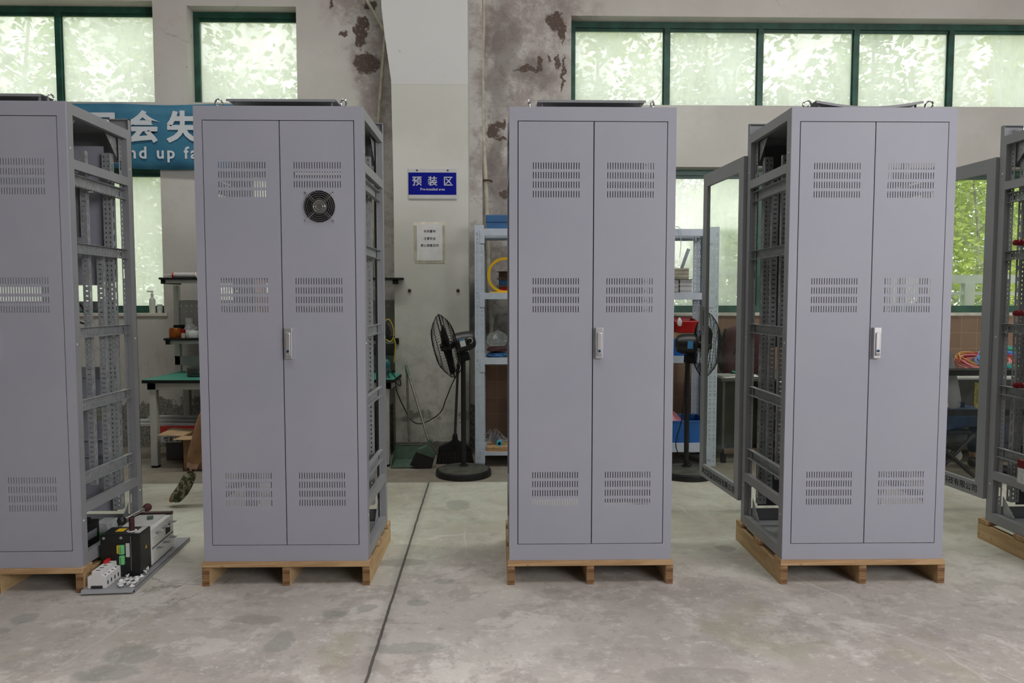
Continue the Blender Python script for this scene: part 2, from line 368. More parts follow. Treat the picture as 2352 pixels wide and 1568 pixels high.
def pane_mat(name, haze, tint, blot=.5):
    """dusty window glass: see-through where clean, light-scattering where dusty"""
    m, nt, p = new_mat(name); n = N(nt); nt.nodes.remove(p)
    out = nt.nodes['Material Output']; P = n.world()
    tr = nt.nodes.new('ShaderNodeBsdfTransparent'); tr.inputs[0].default_value = (.95, .97, .94, 1)
    tl = nt.nodes.new('ShaderNodeBsdfTranslucent'); tl.inputs[0].default_value = (*tint, 1)
    df = nt.nodes.new('ShaderNodeBsdfDiffuse'); df.inputs[0].default_value = (*tint, 1)
    gl = nt.nodes.new('ShaderNodeBsdfGlossy'); gl.inputs['Roughness'].default_value = .08
    m1 = nt.nodes.new('ShaderNodeMixShader'); m1.inputs[0].default_value = .12
    nt.links.new(tl.outputs[0], m1.inputs[1]); nt.links.new(df.outputs[0], m1.inputs[2])
    X = n.xyz(P)
    f = n.noise(n.vadd(P, (1, 1, .35), 'MULTIPLY'), 3.2, 6, .7, .8)
    fac = n.math('ADD', haze - blot / 2, n.math('MULTIPLY', n.step(f, .3, .7), blot), clamp=True)
    m2 = nt.nodes.new('ShaderNodeMixShader'); nt.links.new(fac, m2.inputs[0])
    nt.links.new(tr.outputs[0], m2.inputs[1]); nt.links.new(m1.outputs[0], m2.inputs[2])
    m3 = nt.nodes.new('ShaderNodeMixShader'); m3.inputs[0].default_value = .04
    nt.links.new(m2.outputs[0], m3.inputs[1]); nt.links.new(gl.outputs[0], m3.inputs[2])
    nt.links.new(m3.outputs[0], out.inputs[0])
    return m
M['pane_dusty'] = pane_mat('dusty_glass', .62, (.94, .965, .945), .3)
M['pane_mid'] = pane_mat('hazy_glass', .42, (.92, .96, .925), .3)
M['pane_clear'] = pane_mat('clear_glass', .05, (.9, .95, .9), .06)
M['doorglass'] = pane_mat('door_glass', .012, (.8, .9, .85), .01)
M['cfilm'] = pane_mat('clear_film', .35, (.8, .82, .82), .5)

def leaf_mat(name, col):
    m, nt, p = new_mat(name); n = N(nt); nt.nodes.remove(p); out = nt.nodes['Material Output']
    P = n.world(); f = n.noise(P, 2.2, 4)
    c = n.mix(n.step(f, .35, .65), tuple(q * .6 for q in col), col)
    d = nt.nodes.new('ShaderNodeBsdfDiffuse'); t = nt.nodes.new('ShaderNodeBsdfTranslucent')
    nt.links.new(c, d.inputs[0]); nt.links.new(c, t.inputs[0])
    mx = nt.nodes.new('ShaderNodeMixShader'); mx.inputs[0].default_value = .5
    nt.links.new(d.outputs[0], mx.inputs[1]); nt.links.new(t.outputs[0], mx.inputs[2]); nt.links.new(mx.outputs[0], out.inputs[0])
    return m
M['leafy'] = leaf_mat('yellow_green_leaf', (.50, .60, .14))
M['leafg'] = leaf_mat('green_leaf', (.30, .45, .16))
M['leafp'] = leaf_mat('pale_green_leaf', (.50, .60, .36))
M['grass'] = plain('garden_soil_and_moss', (.25, .30, .14), .95, 0, .3, 2)
def banner_mat():
    m, nt, p = new_mat('blue_banner_cloth'); n = N(nt); X = n.xyz(n.world())
    f = n.noise(n.world(), 5, 4)
    c = n.mix(n.step(f, .3, .7), (.028, .15, .255), (.045, .20, .31))
    nt.links.new(c, p.inputs['Base Color']); p.inputs['Roughness'].default_value = .6
    return m
M['banner'] = banner_mat()

# ------------------------------------------------------------------ mesh building
class MB:
    def __init__(s): s.v = []; s.f = []; s.mi = []; s.cur = 0; s.M = Matrix.Identity(4)
    def add(s, vs_, fs_, sm=False):
        b = len(s.v); s.v += [tuple(s.M @ Vector(q)) for q in vs_]
        for f in fs_: s.f.append(tuple(b + i for i in f)); s.mi.append(s.cur)
        return s
    def box(s, x0, x1, y0, y1, z0, z1):
        return s.add([(x0, y0, z0), (x1, y0, z0), (x1, y1, z0), (x0, y1, z0), (x0, y0, z1), (x1, y0, z1), (x1, y1, z1), (x0, y1, z1)],
                     [(0, 3, 2, 1), (4, 5, 6, 7), (0, 1, 5, 4), (1, 2, 6, 5), (2, 3, 7, 6), (3, 0, 4, 7)])
    def plate(s, a0, a1, b0, b1, c0, c1, holes, axes='xzy'):
        """plate a0..a1 x b0..b1, thick c0..c1, with rectangular holes (a0,a1,b0,b1). axes: world axis of a, b, c"""
        ix = ['xyz'.index(k) for k in axes]
        def P(a, b, c):
            q = [0, 0, 0]; q[ix[0]] = a; q[ix[1]] = b; q[ix[2]] = c; return tuple(q)
        holes = [(max(h[0], a0), min(h[1], a1), max(h[2], b0), min(h[3], b1)) for h in holes]
        zs = sorted(set([round(b0, 6), round(b1, 6)] + [round(h[2], 6) for h in holes] + [round(h[3], 6) for h in holes]))
        for z0, z1 in zip(zs, zs[1:]):
            if z1 - z0 < 1e-6: continue
            zm = (z0 + z1) / 2
            hs = sorted((h[0], h[1]) for h in holes if h[2] < zm < h[3])
            x = a0
            for h0, h1 in hs + [(a1, a1)]:
                if h0 - x > 1e-6:
                    s.add([P(x, z0, c0), P(h0, z0, c0), P(h0, z1, c0), P(x, z1, c0), P(x, z0, c1), P(h0, z0, c1), P(h0, z1, c1), P(x, z1, c1)],
                          [(0, 1, 2, 3), (7, 6, 5, 4), (0, 4, 5, 1), (1, 5, 6, 2), (2, 6, 7, 3), (3, 7, 4, 0)] if hs or abs(z0 - b0) < 1e-5 or abs(z1 - b1) < 1e-5 else
                          [(0, 1, 2, 3), (7, 6, 5, 4), (1, 5, 6, 2), (3, 7, 4, 0)][:2] + [(1, 5, 6, 2), (0, 3, 7, 4)])
                x = h1
        return s
    def tube(s, pts, r, n=8, caps=True, closed=False):
        pts = [Vector(q) for q in pts]; rs = r if isinstance(r, (list, tuple)) else [r] * len(pts)
        rings = []; up = None; L = len(pts)
        for i, q in enumerate(pts):
            if closed: d = (pts[(i + 1) % L] - pts[i - 1])
            else: d = (pts[min(i + 1, L - 1)] - pts[max(i - 1, 0)])
            d = d.normalized() if d.length > 1e-9 else Vector((0, 0, 1))
            if up is None: up = d.orthogonal().normalized()
            up = (up - d * up.dot(d)); up = up.normalized() if up.length > 1e-6 else d.orthogonal().normalized()
            sd = d.cross(up)
            rings.append([q + (up * cos(2 * pi * k / n) + sd * sin(2 * pi * k / n)) * rs[i] for k in range(n)])
        vs_ = [v for rg in rings for v in rg]; fs_ = []
        for i in range(L if closed else L - 1):
            for k in range(n):
                j = (i + 1) % L
                fs_.append((i * n + k, i * n + (k + 1) % n, j * n + (k + 1) % n, j * n + k))
        if caps and not closed: fs_ += [tuple(range(n))[::-1], tuple((L - 1) * n + k for k in range(n))]
        return s.add(vs_, fs_)
    def lathe(s, prof, n=32, axis='z', c=(0, 0, 0)):
        vs_ = []
        for r, h in prof:
            for k in range(n):
                a = 2 * pi * k / n; p = (r * cos(a), r * sin(a), h)
                if axis == 'x': p = (h, r * cos(a), r * sin(a))
                if axis == 'y': p = (r * cos(a), h, r * sin(a))
                vs_.append((p[0] + c[0], p[1] + c[1], p[2] + c[2]))
        fs_ = [(i * n + k, i * n + (k + 1) % n, (i + 1) * n + (k + 1) % n, (i + 1) * n + k) for i in range(len(prof) - 1) for k in range(n)]
        if prof[0][0] > 1e-6: fs_.append(tuple(range(n))[::-1])
        if prof[-1][0] > 1e-6: fs_.append(tuple((len(prof) - 1) * n + k for k in range(n)))
        return s.add(vs_, fs_)
    def prism(s, poly, h0, h1, axis='y'):
        n = len(poly)
        def P(a, b, h): return {'y': (a, h, b), 'z': (a, b, h), 'x': (h, a, b)}[axis]
        return s.add([P(a, b, h0) for a, b in poly] + [P(a, b, h1) for a, b in poly],
                     [tuple(range(n)), tuple(range(n, 2 * n))[::-1]] + [(i, n + i, n + (i + 1) % n, (i + 1) % n) for i in range(n)])
    def mesh(s, name, mats, smooth=False):
        me = bpy.data.meshes.new(name); me.from_pydata(s.v, [], s.f); me.update()
        for m in (mats if isinstance(mats, (list, tuple)) else [mats]): me.materials.append(M[m] if isinstance(m, str) else m)
        me.polygons.foreach_set('material_index', s.mi)
        if smooth: me.shade_smooth()
        return me
    def obj(s, name, mats, parent=None, smooth=False, bevel=0, loc=None, rot=None):
        me = s.mesh(name, mats, smooth); return link(name, me, parent, bevel, loc, rot, smooth)

def link(name, me, parent=None, bevel=0, loc=None, rot=None, smooth=False):
    o = bpy.data.objects.new(name, me); C.objects.link(o)
    if parent: o.parent = parent
    if loc: o.location = loc
    if rot: o.rotation_euler = rot
    if bevel:
        b = o.modifiers.new('bevel', 'BEVEL'); b.width = bevel; b.segments = 2; b.limit_method = 'ANGLE'
    if smooth:
        e = o.modifiers.new('edges', 'EDGE_SPLIT'); e.split_angle = R(38)
    return o
def tag(o, label, cat, group=None, kind=None):
    o['label'] = label; o['category'] = cat
    if group: o['group'] = group
    if kind: o['kind'] = kind
    return o
def thing(name, label, cat, loc=(0, 0, 0), rz=0.0, group=None, rot=None):
    o = bpy.data.objects.new(name, None); C.objects.link(o); o.empty_display_size = .1
    o.location = loc; o.rotation_euler = rot or (0, 0, rz)
    return tag(o, label, cat, group)
def struct(o): o['kind'] = 'structure'; return o
def copy_tree(o, parent=None):
    c = o.copy(); C.objects.link(c)
    if parent: c.parent = parent
    for ch in [q for q in bpy.data.objects if q.parent == o]: copy_tree(ch, c)
    return c
def text_mesh(txt, size, mat, depth=.001, bold=0.0, spacing=1.0, align='CENTER'):
    cu = bpy.data.curves.new('lettering', 'FONT'); cu.body = txt; cu.size = size; cu.extrude = depth; cu.offset = bold
    cu.align_x = align; cu.align_y = 'CENTER'; cu.space_character = spacing; cu.resolution_u = 3
    o = bpy.data.objects.new('lettering', cu); C.objects.link(o)
    bpy.context.view_layer.update()
    me = bpy.data.meshes.new_from_object(o.evaluated_get(bpy.context.evaluated_depsgraph_get()))
    bpy.data.objects.remove(o); bpy.data.curves.remove(cu)
    me.name = 'lettering'; me.materials.clear(); me.materials.append(M[mat]); return me
def lettering(name, txt, size, mat, loc, parent, rot=(pi / 2, 0, 0), **k):
    return link(name, text_mesh(txt, size, mat, **k), parent, loc=loc, rot=rot)

# ------------------------------------------------------------------ the hall
YW = 6.75; WT = .32                       # inner face and thickness of the window wall
XL, XR, YF, ZC = -8.0, 9.0, -6.0, 6.0
struct(MB().box(XL - .3, XR + .3, YF - .3, YW + WT, -.2, 0).obj('floor', 'floor'))
struct(MB().box(XL - .3, XR + .3, YF - .3, YW + WT, ZC, ZC + .2).obj('ceiling', 'ceil'))
struct(MB().box(XL - .3, XL, YF, YW, 0, ZC).obj('wall_left', 'hall'))
struct(MB().box(XR, XR + .3, YF, YW, 0, ZC).obj('wall_right', 'hall'))
struct(MB().box(XL - .3, XR + .3, YF - .3, YF, 0, ZC).obj('wall_front', 'hall'))
def px(x, y): q = at(x, y, YW); return q.x, q.z
ZU0, ZU1 = 3.235, 4.13                     # upper windows
ZL0, ZL1 = 1.275, 2.66                     # lower windows
OPEN = [  # x0, x1, z0, z1, mullions, pane materials
    (-5.6, px(352, 100)[0], ZU0, ZU1 + .02, [at(134, 100, YW + .15).x, -5.1], 'pane_dusty'),
    (px(430, 100)[0], px(681, 100)[0], ZU0, ZU1 - .02, [], 'pane_dusty'),
    (px(1312, 100)[0], 6.55, ZU0, ZU1 - .08, [at(x, 100, YW + .15).x for x in (1532, 1747, 1967, 2185, 2405)], 'pane_dusty'),
    (-5.6, px(371, 500)[0], ZL0, ZL1, [-4.35], 'pane_mid'),
    (px(452, 500)[0], px(681, 500)[0], ZL0, ZL1, [], 'pane_dusty'),
    (px(1312, 500)[0], 6.55, ZL0, ZL1, [at(x, 500, YW + .15).x for x in (1532, 1747, 1967, 2182, 2405)], 'pane_mid')]
struct(MB().plate(XL - .3, XR + .3, 0, ZC, YW, YW + WT, [o[:4] for o in OPEN]).obj('wall_back', 'wall'))
for i, (x0, x1, z0, z1, mul, pm) in enumerate(OPEN):
    win = bpy.data.objects.new('window_%d' % (i + 1), None); C.objects.link(win); win.location = ((x0 + x1) / 2, YW + .17, z0); struct(win)
    Li = Matrix.Translation((-(x0 + x1) / 2, -(YW + .17), -z0))
    fr = MB(); fr.M = Li; Y0, Y1 = YW + .14, YW + .20; T = .055
    fr.box(x0, x1, Y0, Y1, z1 - T, z1); fr.box(x0, x1, Y0, Y1, z0, z0 + T * (1.3 if z0 < 2 else .35))
    zb = z0 + T * (1.3 if z0 < 2 else .35)
    fr.box(x0, x0 + T, Y0, Y1, zb, z1 - T); fr.box(x1 - T * .3, x1, Y0, Y1, zb, z1 - T)
    fr.box(x0 + T, x1 - T * .3, Y0 + .02, Y1 - .01, z1 - T * 1.5, z1 - T - .0005)
    for q in mul: fr.box(q - .026, q + .026, Y0 + .001, Y1 - .001, zb, z1 - T); fr.box(q - .036, q + .036, Y0 + .025, Y1 - .012, zb, z1 - T)
    fr.obj('window_frame', 'greenframe', win)
    xs = [x0] + sorted(mul) + [x1]
    for a, b in zip(xs, xs[1:]):
        mt = pm
        if i == 5 and b > 4.6: mt = 'pane_clear'
        if i == 3: mt = 'pane_dusty'
        pb = MB(); pb.M = Li; pb.box(a + .01, b - .01, YW + .168, YW + .172, z0 + .02, z1 - .02); pb.obj('pane', mt, win)
    if z0 < 2:
        struct(MB().box(x0 - .03, x1 + .03, YW - .015, YW + .14, z0 - .025, z0 + .002).obj('trim_%d' % (i + 1), 'sill'))
# pillar
PX0, PX1, PY = -.915, -.255, 6.33
pb = MB(); pb.prism([(PX0 - .002, 0), (PX1, 0), (PX1, ZC), (PX0 - .09, ZC), (PX0 - .09, 3.95), (PX0 - .07, 3.75), (PX0 - .012, 3.32), (PX0, 2.4)], PY, YW, 'y')
struct(pb.obj('wall_pillar', 'pillar'))
# rough stone pier strip right of the pillar
struct(MB().box(PX1, PX1 + .12, YW - .16, YW, 0, ZC).obj('wall_pier', 'wall'))
# ceiling beam edge above pillar is out of frame

# ------------------------------------------------------------------ outside: garden, trees, railing, stacked sheets
struct(MB().box(-25, 30, YW + WT, 45, -.3, -.1).obj('ground', 'grass'))
def tree(name, label, x, y, h, r, mat, nleaf, z0=.6, lean=0.0, size=.09, trunk=.11):
    t = thing(name, label, 'tree', (x, y, -.1), group='trees outside the windows')
    tb = MB(); rnd = random.Random(int(x * 100 + y * 10))
    pts = [(lean * k / 6 * 1.2 + rnd.uniform(-.08, .08), rnd.uniform(-.08, .08), h * k / 6 * .95) for k in range(7)]
    tb.tube(pts, [trunk * (1 - k * .12) for k in range(7)], 8)
    for k in range(14):
        a = rnd.uniform(0, 2 * pi); zz = rnd.uniform(.3, .85) * h; rr = r * rnd.uniform(.4, .85)
        p0 = Vector((lean * zz / h * 1.2, 0, zz)); p1 = p0 + Vector((cos(a) * rr * .5, sin(a) * rr * .5, rr * .25)); p2 = p0 + Vector((cos(a) * rr, sin(a) * rr, rr * .65))
        tb.tube([p0, p1, p2], [trunk * .3, trunk * .2, trunk * .07], 5)
    tb.obj('trunk', 'bark', t)
    fb = MB()
    cl = [(rnd.uniform(-1, 1), rnd.uniform(-1, 1), rnd.uniform(0, 1)) for _ in range(40)]
    for k in range(nleaf):
        c = rnd.choice(cl); s = .38
        X_ = max(-1, min(1, c[0] * .8 + rnd.gauss(0, s * .5))) * r; Y_ = max(-1, min(1, c[1] * .8 + rnd.gauss(0, s * .4))) * r; Z_ = z0 + (c[2] * (h + .4 - z0)) + rnd.gauss(0, .3)
        L = size * rnd.uniform(.6, 1.3); W = L * .55
        m = Matrix.Translation((X_, Y_, Z_)) @ Matrix.Rotation(rnd.uniform(0, 6.28), 4, 'Z') @ Matrix.Rotation(rnd.uniform(-1.2, 1.2), 4, 'X') @ Matrix.Rotation(rnd.uniform(-1, 1), 4, 'Y')
        fb.M = m; fb.add([(-L, 0, 0), (0, -W, L * .12), (L, 0, 0), (0, W, L * .12)], [(0, 1, 2), (0, 2, 3)])
    fb.obj('foliage', mat, t)
    return t
TR = [(-8.6, 'bushy green tree farthest left outside the windows', 'leafg'), (-6.2, 'green tree with pale leaves outside the far left window', 'leafp'), (-3.6, 'thin pale tree outside the single upper left window', 'leafp'),
      (-.9, 'pale tree hidden behind the pillar outside', 'leafp'), (1.9, 'yellow green tree outside the first upper right pane', 'leafy'), (4.5, 'pale tree outside the second and third upper right panes', 'leafp'),
      (7.1, 'green tree outside the fourth upper right pane', 'leafg'), (9.7, 'yellow green tree outside the last upper right pane', 'leafy')]
for i, (x, lab, lm) in enumerate(TR):
    tree('tree', lab, x, 13.4 + .25 * (i % 2), 6.9, 1.16, lm, 2300 if abs(x + 3.6) < .1 else 3600, 2.2 if lm == 'leafp' else 1.2, size=.10, trunk=.09)
SR = [(-6.1, 'pale shrub outside the far left lower window', 'leafp'), (-4.1, 'pale shrub outside the lower left window beside the bench', 'leafp'), (1.0, 'green shrub outside behind the middle cabinet', 'leafg'), (3.0, 'pale green shrub behind the stacked corrugated sheets', 'leafp'),
      (5.0, 'green shrub outside behind the cabinet with the glass door', 'leafg'), (7.05, 'yellow green shrub behind the white garden railing', 'leafy'), (9.0, 'green shrub at the far right behind the garden railing', 'leafg')]
for i, (x, lab, lm) in enumerate(SR):
    tree('shrub', lab, x, 10.4, 3.9, .93, lm, 9000 if x > 4 else 5500, .2, size=.042 if x > 4 else .05, trunk=.04)
hg = MB(); rnd = random.Random(77)
for k in range(38000):
    x = rnd.uniform(-14, 16); L = rnd.uniform(.06, .15)
    hg.M = Matrix.Translation((x, 17.5 + rnd.uniform(-.6, .6), rnd.random() ** .8 * (5.1 + .7 * sin(x * .9) + .4 * sin(x * 2.3)))) @ Matrix.Rotation(rnd.uniform(0, 6.28), 4, 'Z') @ Matrix.Rotation(rnd.uniform(-1.4, 1.4), 4, 'X')
    hg.add([(-L, 0, 0), (0, -L * .6, L * .12), (L, 0, 0), (0, L * .6, L * .12)], [(0, 1, 2), (0, 2, 3)])
hg.M = Matrix.Identity(4)
tag(hg.obj('hedge', 'leafp', None), 'tall pale green hedge far behind the trees outside the windows', 'hedge', kind='stuff')
gr = thing('garden_railing', 'white steel railing outside beyond the clear right window', 'railing', (5.2, 8.4, -.1))
b = MB(); b.box(-.8, 2.6, -.04, .04, 1.70, 1.80); b.obj('top_rail', 'outwhite', gr)
b = MB(); b.box(-.8, 2.6, -.03, .03, 1.56, 1.60); b.obj('middle_rail', 'outwhite', gr)
for q in (-.45, .45, 1.4, 2.3): b = MB(); b.box(q - .06, q + .06, -.05, .05, 0, 1.70); b.obj('post', 'outwhite', gr)
st = thing('corrugated_sheet_stack', 'stack of white corrugated sheets outside, seen through the glass door', 'sheet stack', (2.75, 8.5, -.1))
for k in range(9):
    b = MB(); z = .15 + k * .208
    n_ = 40; w_ = 2.0
    top = [(-w_ / 2 + w_ * i / n_ + .05 * sin(k), z + .012 * sin(i * 1.6) + (.05 * sin(i / n_ * pi) if k > 3 else 0)) for i in range(n_ + 1)]
    b.prism(top + [(a, c - .07) for a, c in reversed(top)], -.7 + .03 * (k % 2), .7, 'y'); b.obj('sheet', 'outwhite', st)
b = MB(); b.box(.1, .19, .75, .83, 0, 2.35); b.obj('marker_post', 'outwhite', st)

# ------------------------------------------------------------------ the electrical cabinets
CW, CD_, CH = .8, .6, 2.2
cache = {}
def part(name, key, fn, mat, parent, smooth=False, bevel=0, loc=None, rot=None):
    if key not in cache:
        b = MB(); fn(b); cache[key] = b.mesh(name, mat, smooth)
    return link(name, cache[key], parent, bevel, loc, rot, smooth)
DX0, DX1, DZ0, DZ1 = -.360, .3595, .080, 2.134
def slots(cx, groups=((1.773, 4), (1.223, 4), (.276, 4))):
    h = []
    for z0, rows in groups:
        for r in range(rows):
            for k in range(19):
                x = cx - .1095 + k * .01217
                z = z0 + (4 - rows + r) * .0448 if True else z0
                h.append((x - .0018, x + .0018, z, z + .0305))
    return h
def door_fn(side, fan):
    def fn(b):
        a0, a1 = ((DX0 + .004, .0025) if side < 0 else (.0075, DX1 - .004))
        cx = -.1755 if side < 0 else .1815
        g = ((1.773, 4), (1.223, 4), (.276, 4))
        h = slots(cx, ((1.773, 4 if not fan else 3), (1.223, 4), (.276, 4)))
        if fan:
            # square-stepped round opening for the fan
            fx, fz, fr = .190, 1.728, .075
            n = 30
            for k in range(n):
                za = fz - fr + 2 * fr * k / n; zb = fz - fr + 2 * fr * (k + 1) / n; zm = (za + zb) / 2
                hw = math.sqrt(max(0, fr * fr - (zm - fz) ** 2)); h.append((fx - hw, fx + hw, za, zb))
        b.plate(a0, a1, DZ0 + .0035, DZ1 - .004, -.001, .001, h)
        # folded door edges
        b.box(a0, a0 + .0015, .001, .02, DZ0 + .003, DZ1 - .003); b.box(a1 - .0015, a1, .001, .02, DZ0 + .003, DZ1 - .003)
        b.box(a0, a1, .001, .02, DZ0 + .003, DZ0 + .0045); b.box(a0, a1, .001, .02, DZ1 - .0045, DZ1 - .003)
    return fn
def handle_fn(b):
    b.prism([(-.018, -.075), (.018, -.075), (.019, .075), (-.019, .075)], -.020, 0, 'y')
    b.prism([(-.011, -.062), (.009, -.062), (.011, .045), (.007, .052), (-.007, .052), (-.011, .045)], -.026, -.019, 'y')
def eye_fn(b):
    b.tube([(cos(a) * .0175, 0, .030 + sin(a) * .0175) for a in [2 * pi * k / 24 for k in range(24)]], .0045, 8, closed=True)
    b.lathe([(.011, 0), (.011, .007), (.006, .012)], 14)
RAILS = [(1.825, 1.880), (1.506, 1.556), (1.099, 1.149), (.746, .797), (.386, .440)]   # perforated channels
BARS = [(1.90, 1.945), (.252, .300)]                                                   # plain heavy side bars
def post_fn(sx, back):
    def fn(b):
        s = 1 if sx > 0 else -1
        y0, y1 = (.0, .055) if not back else (.55, .60)
        def X(a, c): return (min(s * a, s * c), max(s * a, s * c))
        b.box(*X(.3985, .4), y0 + (.012 if not back else 0), y1, .055, 2.15)                  # outer side skin
        b.box(*X(.372, .3985), (y1 - .0015 if not back else y0), (y1 if not back else y0 + .0015), .055, 2.15)  # return
        ya, yb = (y1, y1 + .035) if not back else (y0 - .035, y0)
        hs = [(ya + .014, ya + .021, z, z + .007) for z in [.09 + .025 * k for k in range(82)]]
        hs += [(ya + .011, ya + .024, z, z + .05) for z in (.16, 1.40, 1.98)]
        hs = [h for h in hs if h[3] - h[2] > .02 or not any(q - .02 < h[2] < q + .06 for q in (.16, 1.40, 1.98))]
        b.plate(ya, yb, .055, 2.15, s * .372 - .0008, s * .372 + .0008, hs, 'yzx')
    return fn
def chan_fn(sx, z0, z1):
    def fn(b):
        s = 1 if sx > 0 else -1; hs = []
        for k in range(18):
            y = .065 + k * .0265
            hs += [(y, y + .006, z0 + .008, z0 + .014), (y, y + .006, z1 - .014, z1 - .008)]
        b.plate(.05, .55, z0, z1, s * .366 - .0008, s * .366 + .0008, hs, 'yzx')
        for z in (z0, z1 - .0016):
            b.box(min(s * .366, s * .39), max(s * .366, s * .39), .05, .55, z, z + .0016)
    return fn
def strip_fn(w, d, z0, z1, kind):
    """upright mounting strip: face towards -y, flanges back"""
    def fn(b):
        hs = []
        z = z0 + .02
        while z < z1 - .02:
            if kind == 'slot': hs.append((-w * .28, w * .28, z, z + .006)); z += .025
            elif kind == 'two':
                hs += [(-w * .30, -w * .30 + .006, z, z + .010), (w * .18, w * .18 + .006, z, z + .010)]; z += .025
            else: z = z1
        b.plate(-w / 2, w / 2, z0, z1, -.0008, .0008, hs)
        for s in (-1, 1):
            hh = []; z = z0 + .03
            while z < z1 - .05: hh.append((d * .35, d * .6, z, z + .038)); z += .062
            b.plate(.0008, d, z0, z1, s * w / 2 - .0008, s * w / 2 + .0008, hh, 'yzx')
    return fn
def gusset(b, s, y0, z0, dy, dz):
    b.prism([(y0, z0), (y0 + dy, z0), (y0, z0 + dz)], min(s * .362, s * .3635), max(s * .362, s * .3635), 'x')

